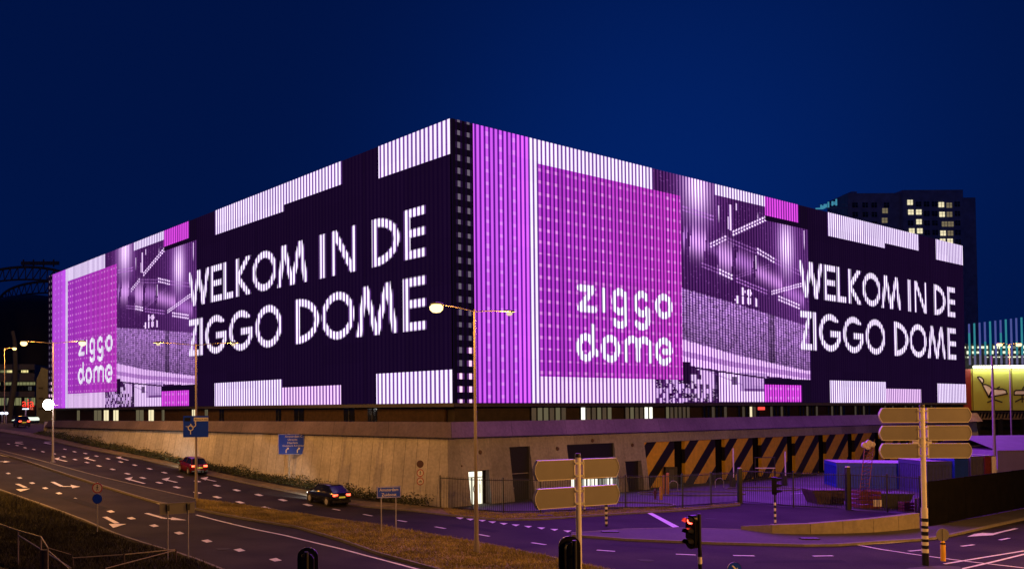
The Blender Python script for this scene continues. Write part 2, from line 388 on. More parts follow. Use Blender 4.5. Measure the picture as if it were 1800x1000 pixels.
# --- what the screens show: raster (rows bottom to top, columns along the wall)
NC,SUB,NR=190,2,240
def raster():
    W_=NC*SUB; pitch=LEN/NC
    colx=(np.arange(W_)//SUB)*pitch+pitch*(.22+.28*((np.arange(W_)%SUB)+.5))   # real position of each half rod
    S,Zz=np.meshgrid(colx,(np.arange(NR)+.5)*20.3/NR)
    img=np.zeros((NR,W_,3)); img[:]=(.010,.003,.020)
    u=S/90; v=Zz/20.3
    def put(mask,c,a=1.0):
        m=np.clip(mask*a,0,1)[...,None]; img[:]=img*(1-m)+np.array(c)*m
    def rect(u0,u1,v0,v1): return ((u>=u0)&(u<u1)&(v>=v0)&(v<=v1)).astype(float)
    nz=lambda :rng.random((NR,W_))
    nzb=lambda :np.repeat(np.repeat(rng.random((NR//5+1,NC)),5,0),SUB,1)[:NR,:W_]
    WHT=(1.12,.95,1.25)
    cn=rng.random(W_)*.25+.88
    # bright violet edge band fading to white rods, white bands round the magenta sheet
    g=np.clip((u-.06)/.04,0,1)
    put(rect(.0237,.0991,0,1),(.70,.11,.95))
    img[:]=np.where((rect(.0237,.0991,0,1)>0)[...,None],img*(1+.45*g[...,None]),img)
    put(rect(.0895,.0991,0,1),WHT)
    dotrow=(np.abs(((v*20.3)%.92)-.46)<.14)
    put(rect(.03,.086,0,1)*dotrow*((np.arange(W_)//SUB)%3==1),(1.0,.4,1.2),.45)
    put(rect(.0991,.2620,.908,1),WHT)
    put(rect(.0991,.2620,0,.102),(1.1,.78,1.15)); put(rect(.30,.31,0,.1),(.02,.005,.03))
    put(rect(.0991,.3073,.102,.908),(.61,.055,.66))
    gg=np.clip((u-.1)/.2,0,1)[...,None]; img[:]=np.where((rect(.0991,.3073,.102,.908)>0)[...,None],img*(np.array([.86,.95,1.03])*(1-gg)+np.array([1.12,1.06,1.0])*gg),img)
    wcol=np.repeat(np.where(np.isin(np.arange(NC)%7,(0,2,5)),.35+.65*rng.random(NC),.06),SUB)
    pink=wcol*(np.abs(((v*20.3)%.92)-.46)<.12)
    put(rect(.0991,.3073,.102,.908)*pink,(1.15,.42,1.08),.75)
    # picture of the hall inside
    ph=rect(.3073,.556,0,1)+rect(.262,.3073,.908,1)+rect(.262,.3073,0,.102)
    put(ph,(.085,.018,.130)); put(ph*np.clip((u-.43)/.1,0,1)*(v>.35),(.16,.045,.24),.8); put(ph*(nz()>.97),(.3,.1,.4),.5)
    def L(x0,y0,x1,y1,wd,c,a=1.0,dash=0):
        p=np.array(uvR(x0,y0)); q=np.array(uvR(x1,y1)); d=q-p; l=np.hypot(*d); d=d/l
        t=(S-p[0])*d[0]+(Zz-p[1])*d[1]; n=np.abs(-(S-p[0])*d[1]+(Zz-p[1])*d[0])
        m=((t>0)&(t<l))*(np.clip((1.1-n/(wd*.55))*3,0,1) if wd<.4 else np.exp(-(n/wd)**2*1.3))
        if dash: m=m*(.72+.28*((t/dash)%1<.6))
        put(m*ph,c,a)
    def B(x,y): return 1150+x/4.167,300+y/4.167
    def glow(x,y,rx,ry):
        cx,cz=uvR(*B(x,y)); d=((S-cx)/rx)**2+((Zz-cz)/ry)**2
        put(ph*np.exp(-d*.45),(.42,.10,.60),.85); put(ph*np.exp(-d*1.6),(1.7,1.2,1.8),1)
    glow(310,110,2.0,3.0); glow(965,560,1.35,2.6)
    VIO=(.75,.3,.95); WH=(1.5,1.1,1.6)
    def BL(a,b,c,d,w_,col,al=1,dash=0): x0,y0=B(a,b); x1,y1=B(c,d); L(x0,y0,x1,y1,w_,col,al,dash)
    for dy in (0,24): BL(400,540+dy,530,478+dy,.14,WH,.9,.7); BL(570,450+dy,830,332+dy,.16,WH,1,.7)
    for p in ((468,258,468,400),(404,412,404,528),(558,250,558,440),(600,238,600,290),(760,250,760,355),(743,620,743,720),(1095,440,1095,610),(540,340,540,430)): BL(*p,.16 if p[0]!=558 else .3,WH,.75)
    for dy in (0,26): BL(205,262+dy,430,335+dy,.14,VIO,.8,.6); BL(540,495+dy,770,590+dy,.12,VIO,.45,.6); BL(750,570+dy,885,650+dy,.16,WH,.9,.6); BL(885,650+dy,1070,740+dy,.12,VIO,.5,.6)
    BL(208,485,235,500,1.0,VIO,.8); BL(262,500,372,545,1.25,(1.1,.55,1.25),.95); BL(372,540,470,600,.5,VIO,.35); BL(470,605,570,655,1.35,(1.0,.5,1.15),.95); BL(600,640,720,705,.95,VIO,.75); BL(745,735,940,840,.75,(.9,.4,1.05),.9); BL(950,870,1100,950,.8,VIO,.7)
    for dy in (0,24): BL(340,675+dy,470,725+dy,.12,VIO,.5,.6); BL(470,722+dy,570,768+dy,.18,WH,.95,.7); BL(600,788+dy,830,880+dy,.14,VIO,.7,.7); BL(900,915+dy,1060,985+dy,.17,WH,.85,.7)
    for dy in (0,18): BL(860,885+dy,1080,825+dy,.14,WH,.8,.7); BL(600,770+dy,850,685+dy,.10,VIO,.35,.7)
    for cx_,cy_ in ((605,945),(650,885),(650,950),(695,895),(695,955),(745,965)):
        a,b=uvR(*B(cx_,cy_)); put(ph*(((S-a)/.35)**2+((Zz-b)/.4)**2<1),WH,.9)
    # tiers of seats
    def edge(pts):
        q=np.array([uvR(1150+x/4.547,500+y/4.547) for x,y in pts]); return np.interp(S,q[:,0],q[:,1])
    top=edge([(230,30),(640,150),(1220,330)]); bot=edge([(230,440),(640,560),(1220,690)]); bb=edge([(230,640),(640,705),(1220,765)])
    seats=ph*(u>.3073)*(u<.556)*(Zz<top)*(Zz>bot)
    rowf=(Zz-bot)/(top-bot+1e-6); rr=((rowf*20+.15*np.sin(S*3))%1)
    cellr=rng.random((16,NC)); val=cellr[np.clip((rowf*15).astype(int),0,15),(np.arange(W_)//SUB)[None,:].repeat(NR,0)]
    br=(.58+.55*val)*(.72+.28*np.cos(6.283*(rr-.3)))*np.where(nz()<.05,.2,1)*(.70+.45*np.clip(rowf*1.2,0,1))
    br=br*np.where((u>.468)&(u<.482),.45,1)
    put(seats,(.0,.0,.0)); img[:]=np.where((seats>0)[...,None],br[...,None]*np.array([.74,.36,.95]),img)
    band=ph*(u>.3073)*(Zz<=bot)*(Zz>bb); put(band,(1.15,.72,1.25)); put(band*(np.abs(Zz-(bot*.45+bb*.55))<.25),(.55,.22,.7),.8)
    low=ph*(u>.3073)*(Zz<=bb); put(low,(.06,.015,.09))
    def Q(x): return uvR(1150+x/4.547,700)[0]
    def ZQ(y): return uvR(1300,500+y/4.547)[1]
    blk=lambda x0,x1,y0,y1:((S>Q(x0))&(S<Q(x1))&(Zz<ZQ(y0))&(Zz>ZQ(y1)))*ph
    put(blk(300,380,650,930)*(nzb()>.5),(1.1,.8,1.2),.8); put(blk(378,490,690,930),(1.1,.72,1.2),.85); put(blk(520,905,700,940),(1.3,.95,1.4),.95)
    put(blk(620,660,735,800),(.05,.01,.08),.9); put(blk(690,905,700,850),(.5,.24,.66),.75); put(blk(720,905,830,850),(.2,.06,.3),.9); put(blk(800,880,720,800)*(nz()>.4),(1,.6,1.1),.6)
    spec=(blk(0,500,780,940)+rect(.262,.3073,0,.102)); put(np.clip(spec,0,1)*(nzb()>.55),(.95,.6,1.1),.8); put(np.clip(spec,0,1)*(nzb()>.72),(.02,.0,.03),.9); put(np.clip(spec,0,1)*(nz()>.8),(1.1,.75,1.2),.6)
    put(blk(490,515,690,900),(.03,.01,.05),.9); put(blk(230,298,640,800),(.02,.005,.03))
    BL2=lambda a,b,c,d,w_,col,al:L(1150+a/4.547,500+b/4.547,1150+c/4.547,500+d/4.547,w_,col,al)
    BL2(300,662,890,748,.16,(.05,.01,.08),1); BL2(380,670,700,800,.1,(.2,.05,.3),.6)
    put(rect(.459,.556,.087,.117),(.008,.003,.015)); put(rect(.459,.536,.004,.087),(.95,.09,.95)); put(rect(.459,.536,.004,.087)*pink,(1.3,.6,1.3),.5); put(rect(.536,.556,0,.087),(.008,.003,.015))
    put(rect(.3698,.4655,.952,1),WHT); put(rect(.4655,.537,.907,1),(.95,.09,.95)); put(rect(.4655,.556,.885,.907),(.008,.003,.015)); put(rect(.537,.556,.885,1),(.008,.003,.015))
    # white blocks of the text half
    for a,b,c,d in ((.607,.752,.873,1),(.752,.854,.906,1),(.9075,.9985,.877,1),(.603,.746,0,.117),(.9025,.9985,0,.116)): put(rect(a,b,c,d),WHT)
    put(rect(.746,.85,0,.081),(1.1,.72,1.15))
    # ---------------- lettering
    t=.31
    def cov(sd,wd=.12): return np.clip(.5-sd/wd,0,1)
    def box(x0,x1,z0,z1): return np.maximum(np.abs(S-(x0+x1)/2)-(x1-x0)/2,np.abs(Zz-(z0+z1)/2)-(z1-z0)/2)
    def seg(x0,z0,x1,z1,h=t,butt=True):
        d=np.array([x1-x0,z1-z0]); l=np.hypot(*d); d=d/l; a=(S-x0)*d[0]+(Zz-z0)*d[1]; n=np.abs(-(S-x0)*d[1]+(Zz-z0)*d[0])
        if butt: return np.maximum(n-h,np.maximum(-a-2,a-l-2))
        ac=np.clip(a,0,l); return np.hypot(S-x0-ac*d[0],Zz-z0-ac*d[1])-h
    def ell(cx,cz,a,b):
        k=np.hypot((S-cx)/a,(Zz-cz)/b)+1e-9; k2=np.hypot((S-cx)/a**2,(Zz-cz)/b**2)+1e-9; return k*(k-1)/k2
    mn=lambda *a:np.minimum.reduce(a)
    def glyph(ch,x0,x1,z0,z1):
        zm=(z0+z1)/2; xm=(x0+x1)/2; wd=x1-x0; bx=box(x0,x1,z0,z1); T=2*t
        if ch=='E': r=mn(box(x0,x0+T,z0,z1),box(x0,x1,z1-T,z1),box(x0,x1-.1,zm-t*.85,zm+t),box(x0,x1,z0,z0+T))
        elif ch=='L': r=mn(box(x0,x0+T,z0,z1),box(x0,x1,z0,z0+T))
        elif ch=='I': r=box(x0+.08,x0+.08+T,z0,z1)
        elif ch=='W': a=.27; r=mn(seg(x0+t*.7,z1,x0+a*wd,z0),seg(x0+a*wd,z0,xm,z1),seg(xm,z1,x1-a*wd,z0),seg(x1-a*wd,z0,x1-t*.7,z1)); r=np.maximum(r,bx)
        elif ch=='M': a=.23; r=mn(seg(x0+t,z0,x0+a*wd,z1),seg(x0+a*wd,z1,xm,z0),seg(xm,z0,x1-a*wd,z1),seg(x1-a*wd,z1,x1-t,z0)); r=np.maximum(r,bx)
        elif ch=='N': r=mn(box(x0,x0+T,z0,z1),box(x1-T,x1,z0,z1),np.maximum(seg(x0+t,z1,x1-t,z0),bx))
        elif ch=='K': r=mn(box(x0,x0+T,z0,z1),np.maximum(mn(seg(x0+T*.6,zm,x1-t*1.2,z1),seg(x0+T*.6,zm,x1-t,z0)),bx))
        elif ch=='O': r=np.abs(ell(xm,zm,wd/2-t,(z1-z0)/2-t))-t
        elif ch=='D': r=mn(box(x0,x0+T,z0,z1),np.maximum(np.abs(ell(x0+t,zm,wd-2*t,(z1-z0)/2-t))-t,x0+t-S))
        elif ch=='G':
            rg=np.abs(ell(xm,zm,wd/2-t,(z1-z0)/2-t))-t
            cut=np.maximum(np.maximum(xm+.15*wd-S,zm+.2-Zz),Zz-(zm+.30*(z1-z0)))
            r=mn(np.maximum(rg,-cut),box(xm+.02*wd,x1,zm-T+.2,zm+.2))
        elif ch=='Z': r=mn(box(x0,x1,z1-T,z1),box(x0,x1,z0,z0+T),np.maximum(seg(x0+t*1.3,z0+t,x1-t*1.3,z1-t),bx))
        put(cov(r),(1.35,1.2,1.42))
    for c,a,b in (('W',48.3,53.0),('E',53.4,55.8),('L',56.2,58.3),('K',58.75,61.7),('O',62.06,66.4),('M',66.6,71.6),('I',73.5,74.5),('N',75.26,78.67),('D',80.84,84.17),('E',84.83,87.14)): glyph(c,a,b,10.85,14.6)
    for c,a,b in (('Z',48.3,50.6),('I',50.85,51.8),('G',52.2,56.9),('G',57.4,62.1),('O',62.6,67.3),('D',69.7,73.3),('O',73.75,78.4),('M',78.73,83.9),('E',84.6,87.14)): glyph(c,a,b,5.45,9.4)
    h=.27
    def stroke(pts): 
        for a,b in zip(pts[:-1],pts[1:]): put(cov(seg(a[0],a[1],b[0],b[1],h,False)),(1.35,1.3,1.4))
    def arc(cx,cz,a,b,a0,a1,n=22): return [(cx+a*math.cos(R(a0+(a1-a0)*k/n)),cz+b*math.sin(R(a0+(a1-a0)*k/n))) for k in range(n+1)]
    stroke([(13.75,9.2),(15.5,9.2),(13.8,7.6),(13.8,7.55),(15.65,7.55)]); stroke([(16.8,9.15),(16.8,7.65)])
    for x0,x1 in ((17.84,20.0),(20.82,23.0)):
        xm=(x0+x1)/2; a=(x1-x0)/2-h
        stroke(arc(xm,8.4,a,.85,40,330)); stroke([(x1-h,9.0 if x0<18 else 7.9),(x1-h,7.0)]); stroke(arc(xm,7.0,a,.55,0,-150))
    stroke(arc(25.05,8.4,.98,.82,0,360)); stroke(arc(14.5,4.45,.85,.86,20,330)); stroke([(15.35,6.1),(15.35,4.4)]); stroke([(15.35,4.4),(15.8,4.0)])
    stroke(arc(17.6,4.45,.95,.86,0,360))
    stroke([(19.7,3.65),(19.7,5.0)]); stroke(arc(20.5,4.75,.78,.6,180,0)); stroke([(21.3,4.9),(21.3,3.65)]); stroke(arc(22.15,4.75,.80,.6,180,0)); stroke([(22.95,4.9),(22.95,3.65)])
    stroke(arc(24.97,4.45,1.0,.95,5,315)); stroke([(25.95,4.45),(25.0,4.45)]); 
    seam=np.repeat(1-.10*((np.arange(NC)%12)==0),SUB)*np.repeat(.94+.12*rng.random(NC),SUB); blk_=np.repeat(np.repeat(.95+.10*rng.random((13,NC//12+1)),20,0)[:NR],12*SUB,1)[:,:W_]
    img*=(seam[None,:]*blk_)[...,None]
    # end columns with single lamps
    put(rect(0,.0237,0,1),(.004,.002,.006)); put(rect(.9985,1,0,1),(.01,.004,.015))
    for cu_ in (.0081,.0187):
        k=int(cu_*NC); m=np.zeros_like(u); m[:,k*SUB:(k+1)*SUB]=1; dr=(np.abs(((Zz+.4)%.92)-.46)<.2)
        put(m*dr,(.16,.13,.17),.9); put(m*dr*(Zz<(2.2 if cu_<.01 else 4.2)),(1.5,.9,1.2),.9)
    return img
IMG=raster()
ledm=attr_emis('led_rods_gap_glow',1.0)
def screen(fn,flip,label):
    pitch=LEN/NC; dz=(ZT-ZB)/NR; vs=[];cols=[];fs=[]
    zed=ZB+np.arange(NR+1)*dz
    for c in range(NC):
        x0=c*pitch
        parts=[(x0+pitch*.22,x0+pitch*.50,.022,IMG[:,c*SUB]),(x0+pitch*.50,x0+pitch*.78,.022,IMG[:,c*SUB+1])]
        nb=.5*(IMG[:,c*SUB].mean(1)+IMG[:,min(c*SUB+2,NC*SUB-1)].mean(1)); 
        avg=.5*(IMG[:,c*SUB]+IMG[:,max(c*SUB-1,0)])
        gap=np.minimum(avg,1.2)*np.array([.15,.06,.27])+np.array([.0055,.0014,.012])  # gaps emit a dim violet share, standing in for spill from the rods
        parts.append((x0-pitch*.36,x0+pitch*.36,.0,gap))
        for a,b,o,col in parts:
            if a<0: a=0
            i=len(vs); aa,bb=((LEN-a),(LEN-b)) if flip else (a,b)
            for z in zed: vs.append(fn(aa,o,z)); vs.append(fn(bb,o,z))
            for r in range(NR): fs.append((i+2*r,i+2*r+1,i+2*r+3,i+2*r+2))
            cols.append(col)
    me=bpy.data.meshes.new('light_screen'); l=ARENA.location
    me.from_pydata([(p[0]-l[0],p[1]-l[1],p[2]) for p in vs],[],fs); me.materials.append(ledm)
    at=me.attributes.new('led','FLOAT_COLOR','FACE'); C=np.concatenate(cols); C=np.c_[C,np.ones(len(C))].astype(np.float32)
    at.data.foreach_set('color',C.ravel())
    o=bpy.data.objects.new('light_screen',me); COL.objects.link(o); o.parent=ARENA; o['label']=label; return o
screen(AR,False,'light screen on the right face of the hall'); screen(AL,True,'light screen on the left face of the hall')
try: ledm.cycles.emission_sampling='NONE'
except Exception: pass
def slab(name,pts,z0,z1,m,parent=ARENA,**k):
    mb=MB(); n=len(pts); mb.face([(p[0],p[1],z0) for p in pts]); mb.face([(p[0],p[1],z1) for p in pts])
    for i in range(n): a,b=pts[i],pts[(i+1)%n]; mb.face([(a[0],a[1],z0),(b[0],b[1],z0),(b[0],b[1],z1),(a[0],a[1],z1)])
    return mb.build(name,m,parent,world=True,**k)
def quadR(o): return [AR(-o,o,0)[:2],AR(90+o,o,0)[:2],tuple(C0+(90+o)*(DR+DL)),AL(90+o,o,0)[:2]]
slab('upper_wall',quadR(-.12),ZB-.02,ZT,blackm)
slab('soffit',quadR(.1),ZB-.28,ZB-.022,soffit)
slab('terrace_wall',quadR(-1.2),4.9,ZB-.281,corem)
# terrace deck
cR=lambda o:P0+0*PE
def corner(ol,orr):  # plan point where left plinth plane (offset ol) meets right base plane (offset orr)
    A=np.array([[PN[0],PN[1]],[-DL[0],-DL[1]]]); b=np.array([P0@PN+ol,C0@-DL+orr]); return np.linalg.solve(A,b)
LP=np.linalg.norm(P1-P0)
c0=corner(0,1.1); slab('terrace_deck',[tuple(c0-.1*PN*0),AR(92,1.05,0)[:2],AR(92,-1.1,0)[:2],AR(-1,-1.1,0)[:2],AL(88,-1.1,0)[:2],PL(LP,0,0)[:2]],4.86,4.9,soffit)
# parapet: two walls meeting at the corner, sloping slightly down to the far left
def wallstrip(name,a0,a1,b0,b1,z,m,uvo=0,parent=ARENA):
    """a0,a1 bottom outer (start,end) plan pts, b0,b1 top outer; z=(zb0,zt0,zb1,zt1); thickness handled by caller"""
    mb=MB(); l=np.linalg.norm(np.array(a1)-np.array(a0)); n=max(1,int(l/4))
    for k in range(n):
        t0,t1=k/n,(k+1)/n
        f=lambda p,q,t:np.array(p)*(1-t)+np.array(q)*t
        g=lambda p,q,t:p*(1-t)+q*t
        P=[(*f(a0,a1,t0),g(z[0],z[2],t0)),(*f(a0,a1,t1),g(z[0],z[2],t1)),(*f(b0,b1,t1),g(z[1],z[3],t1)),(*f(b0,b1,t0),g(z[1],z[3],t0))]
        mb.face(P,0,[(uvo+t0*l,z[0]),(uvo+t1*l,z[0]),(uvo+t1*l,z[1]),(uvo+t0*l,z[1])])
    return mb
def parap(side):
    mb=MB()
    if side=='R': A0,A1=corner(0,1.1),np.array(AR(92,1.1,0)[:2]); N=-DL; zz=(4.88,5.97,4.88,5.97); T0,I0=corner(-.6,.5),corner(-.9,.2)
    else: A0,A1=corner(0,1.1),P1; N=PN; zz=(4.88,5.97,4.97,5.74); T0,I0=corner(-.6,.5),corner(-.9,.2)
    T1=A1-.6*N; I1=A1-.9*N
    m1=wallstrip('x',A0,A1,T0,T1,zz,None); mb.v+=m1.v; mb.f+=m1.f; mb.m+=m1.m; mb.uv+=m1.uv
    for p,q,za,zb in ((A0,A1,1,3),):
        mb.face([(*T0,zz[1]),(*T1,zz[3]),(*I1,zz[3]),(*I0,zz[1])],0,[(0,0)]*4)
        mb.face([(*A0,zz[0]),(*A1,zz[2]),(*(A1-.75*N),zz[2]),(*corner(-.75,.35),zz[0])],0,[(0,0)]*4)
        mb.face([(*I0,zz[1]),(*I1,zz[3]),(*I1,zz[2]),(*I0,zz[0])],0,[(0,0)]*4)
    mb.face([(*A1,zz[2]),(*T1,zz[3]),(*I1,zz[3]),(*I1,zz[2])],0,[(0,0)]*4)
    return mb.build('parapet',parapm,ARENA,world=True)
parap('R'); parap('L')
# left base wall, battered
nL=40; mb=MB()
for k in range(nL):
    for t0,t1 in ((k/nL,(k+1)/nL),):
        def bp(t):
            c=corner(.25,1.0) if t==0 else None
            return np.array(PL(t*LP,.25,0)[:2]) if c is None else c
        def tp(t): return corner(-.45,.35) if t==0 else np.array(PL(t*LP,-.45,0)[:2])
        zb=lambda t:H(*bp(t))-.3
        mb.face([(*bp(t0),zb(t0)),(*bp(t1),zb(t1)),(*tp(t1),4.88+.09*t1),(*tp(t0),4.88+.09*t0)],0,[(t0*LP,0),(t1*LP,0),(t1*LP,5),(t0*LP,5)])
mb.build('base_wall',wall_l,ARENA,world=True,recalc=True)
mb=MB(); mb.face([(*PL(LP,.25,0)[:2],3.5),(*PL(LP,-8,0)[:2],3.5),(*PL(LP,-8,0)[:2],5.6),(*PL(LP,-.01,0)[:2],5.6)],0,[(0,0),(8,0),(8,5),(0,5)])
mb.build('base_wall',wall_r,ARENA,world=True)
# right base wall with openings; off(z) gives the batter
off=lambda z:1.0-.65*min(max(z,0),4.88)/4.88
openings=[('d01',.72,2.75,2.5),('a',5.1,7.3,4.06),('b',11.5,17.3,4.05),('c',18.45,20.6,2.5),('hz',21.3,86.0,3.98)]
mb=MB(); S_=[];
def rq(s0,s1,z0,z1):
    n=max(1,int((s1-s0)/4))
    for k in range(n):
        a=s0+(s1-s0)*k/n; b=s0+(s1-s0)*(k+1)/n
        def pt(s,z):
            if s<-50: c=corner(.25-.7*z/4.88,off(z)); return (c[0],c[1],z)
            return AR(s,off(z),z)
        mb.face([pt(a,z0),pt(b,z0),pt(b,z1),pt(a,z1)],0,[(a,z0),(b,z0),(b,z1),(a,z1)])
c_=corner(.25,1.0); s0c=float((c_-C0)@DR)
def rqc(z0,z1,s1):  # first bay, from the corner
    P=[]
    for z in (z0,z1): c=corner(.25-.7*max(z,0)/4.88,off(z)); P.append((c[0],c[1],z))
    mb.face([P[0],AR(s1,off(z0),z0),AR(s1,off(z1),z1),P[1]],0,[(s0c,z0),(s1,z0),(s1,z1),(s0c,z1)])
rqc(-.3,2.5,openings[0][1]); rqc(2.5,4.88,openings[0][1])
prev=None
for i,(n,a,b,zt) in enumerate(openings):
    rq(a,b,zt,4.88)
    nxt=openings[i+1][1] if i+1<len(openings) else 92.0
    zs=sorted({-.3,zt,4.88}); 
    rq(b,nxt,-.3,zt); rq(b,nxt,zt,4.88)
    # reveals
    for s in (a,b): mb.face([AR(s,off(0),-.3),AR(s,-.3,-.3),AR(s,-.3,zt),AR(s,off(zt),zt)],0,[(0,0)]*4)
    mb.face([AR(a,off(zt),zt),AR(b,off(zt),zt),AR(b,-.3,zt),AR(a,-.3,zt)],0,[(0,0)]*4)
mb.build('base_wall',wall_r,ARENA,world=True)
# lit entrance door
mb=MB(); mb.face([AR(.72,.36,0),AR(2.75,.36,0),AR(2.75,.36,2.5),AR(.72,.36,2.5)]); mb.build('door_recess',blackm,ARENA,world=True)
def rbox(mb,s0,s1,o0,o1,z0,z1,mi=0): mb.hexa([AR(s0,o0,z0),AR(s1,o0,z0),AR(s1,o1,z0),AR(s0,o1,z0),AR(s0,o0,z1),AR(s1,o0,z1),AR(s1,o1,z1),AR(s0,o1,z1)],mi)
mb=MB(); rbox(mb,.78,2.30,.40,.45,.05,2.45)
dd=mb.build('lit_door',emis('door_glow',(1.0,.95,.72),1.6),ARENA,world=True)
mb=MB()
for s0,s1,z0,z1 in ((.74,.80,0,2.48),(2.28,2.36,0,2.48),(.80,2.28,2.42,2.48),(.80,2.28,1.98,2.04)): rbox(mb,s0,s1,.46,.52,z0,z1)
for s in (1.2,1.65): rbox(mb,s-.012,s+.012,.46,.48,0,1.98)
mb.build('door_frame',darksteel,dd,world=True)
def arena_text(txt,size,s,o,z,m,parent):
    cu=bpy.data.curves.new('t','FONT'); cu.body=txt; cu.size=size; cu.align_x='CENTER'; cu.align_y='CENTER'; cu.resolution_u=3
    ob=bpy.data.objects.new('t',cu); COL.objects.link(ob); me=bpy.data.meshes.new_from_object(ob.evaluated_get(bpy.context.evaluated_depsgraph_get()))
    mb=MB(); mb.mesh([AR(s+v.co.x,o,z+v.co.y) for v in me.vertices],[tuple(p.vertices) for p in me.polygons]); bpy.data.objects.remove(ob)
    return mb.build('door_number',m,parent,world=True)
arena_text('01',.95,1.75,.53,1.15,black,dd)
# dark doors
for n,a,b,zt in openings[1:2]+openings[3:4]:
    mb=MB(); rbox(mb,a,b,.28,.36,0,zt-.02); d_=mb.build('steel_door',darksteel,ARENA,world=True)
    mb=MB(); rbox(mb,a+.15,a+.5,.361,.42,1.0,1.06); mb.build('door_handle',steel,d_,world=True)
    if n=='a':
        rb=MB(); rbox(rb,a+.3,b-.1,.361,.39,2.05,2.09); rb.build('push_bar',steel,d_,world=True)
mb=MB(); rbox(mb,11.5,17.3,.28,.36,2.7,4.03); mb.build('roller_shutter',darksteel,ARENA,world=True)
for k in range(6):
    a=11.55+k*.955; mb=MB(); rbox(mb,a,a+.9,.33,.36,.05,2.62); p_=mb.build('entrance_window',[coolwin,emis('entrance_glow_dim',(.8,.8,.66),.35)][k in (1,4)] ,ARENA,world=True)
    mb=MB(); rbox(mb,a-.03,a+.02,.37,.44,0,2.7); rbox(mb,a+.40,a+.47,.37,.43,0,2.7); mb.build('window_frame',darksteel,p_,world=True)
# wall lamps (unlit domes) on the base wall
for px,py in ((845.5,794.5),(811,818.5),(981,788.5),(1044,774),(1113,782)):
    s,z=sR(px,py,.6); mb=MB(); c=AR(s,off(z)+.02,z)
    r=.16 if px not in (811,) else .08
    prof=[(r*math.cos(t),r*math.sin(t)*.9) for t in np.linspace(0,math.pi/2,6)]
    vs=MB(); vs.lathe([(a,-b) for a,b in prof],(0,0,0),12,axis='Y')
    an=math.atan2(DR[1],DR[0]); Mx=Matrix.Rotation(an,3,'Z')
    mb.mesh([tuple(Mx@Vector(v)+Vector(c)) for v in vs.v],vs.f); mb.build('wall_lamp',mat('lamp_housing',(.12,.07,.06),.4),ARENA,world=True,smooth=True)
# dock bays: striped screens between dark piers
mb=MB(); mb.face([AR(21.3,-.35,-.3),AR(86,-.35,-.3),AR(86,-.35,4.0),AR(21.3,-.35,4.0)]); mb.build('bay_back_wall',blackm,ARENA,world=True)
for k in range(10):
    a=21.35+k*6.32; b=a+4.75
    mb=MB(); rbox(mb,a,b,-.2,.12,0,3.96)
    inv=lambda p,a=a:((np.array(p[:2])-C0)@DR-a,p[2])
    mb.build('striped_bay_panel',hazard,ARENA,uvf=inv,world=True)
# window groups above the terrace: right face
litR={1:{0:coolwin,3:dimwin,5:dimwin},2:{1:dimwin,4:coolwin,5:coolwin},0:{1:dimwin,2:dimwin,4:dimwin},5:{3:warmwin},3:{0:dimwin}}
groups=[(9.2,13.4),(15.1,19.2),(20.9,24.9),(26.7,30.5),(32.5,36.6),(38.4,42.4),(44.2,48.2),(50,54),(56,60),(62,66),(68,72),(74,78),(80,84)]
wf=mat('window_reveal',(.02,.018,.02),.5)
dim2=mat('window_glass_dim',(.10,.09,.07),.3,.4,.9,emit=(.5,.42,.28),est=.09)
for gi,(a,b) in enumerate(groups):
    st=(b-a)/6
    for k in range(6):
        m=litR.get(gi,{}).get(k)
        if m is None: m=dim2 if (gi<4 or (gi+k)%3==0) else glassd
        mb=MB(); rbox(mb,a+k*st+.04,a+(k+1)*st-.04,-1.19,-1.15,5.9,6.93); w_=mb.build('terrace_window',m,ARENA,world=True)
        mb=MB(); rbox(mb,a+k*st-.035,a+k*st+.035,-1.19,-1.05,5.0,7.0); mb.build('mullion',wf,w_,world=True)
# left face: slits in dark brick
def lbox(mb,s0,s1,o0,o1,z0,z1,mi=0): mb.hexa([AL(s0,o0,z0),AL(s1,o0,z0),AL(s1,o1,z0),AL(s0,o1,z0),AL(s0,o0,z1),AL(s1,o0,z1),AL(s1,o1,z1),AL(s0,o1,z1)],mi)
brick=mat('brown_brick',(.05,.026,.016),.9,.3,3)
mb=MB(); lbox(mb,2,89,-1.19,-.9,4.9,ZB-.3); mb.build('brick_band',brick,ARENA,world=True)
for px,wd,m in ((138,1.0,dimwin),(172,2.6,dimwin),(187,1.6,warmwin),(204,1.6,warmwin),(246,2.2,dimwin),(266,1.4,warmwin),(287,.6,dimwin),(341,.8,warmwin),(363,.6,dimwin),(390,1.0,glassd),(526,1.6,glassd),(490+0,.9,glassd),(614,1.5,glassd),(655,1.2,glassd)):
    s,z=sL(px,728,-.9); mb=MB(); lbox(mb,s-wd/2,s+wd/2,-.9,-.86,5.2,6.95); wn_=mb.build('slit_window',m,ARENA,world=True)
    mb=MB(); lbox(mb,s-wd/2-.08,s+wd/2+.08,-.9,-.8,6.96,7.02); lbox(mb,s-.03,s+.03,-.859,-.83,5.2,6.95); mb.build('window_frame',wf,wn_,world=True)
# small red and white sign glowing behind the terrace windows
s,z=sR(1338,717,-1.1); mb=MB(); rbox(mb,s-.6,s+.6,-1.1,-1.05,6.6,6.9); mb.build('exit_light',emis('red_sign',(1,.08,.06),1.2),ARENA,world=True)
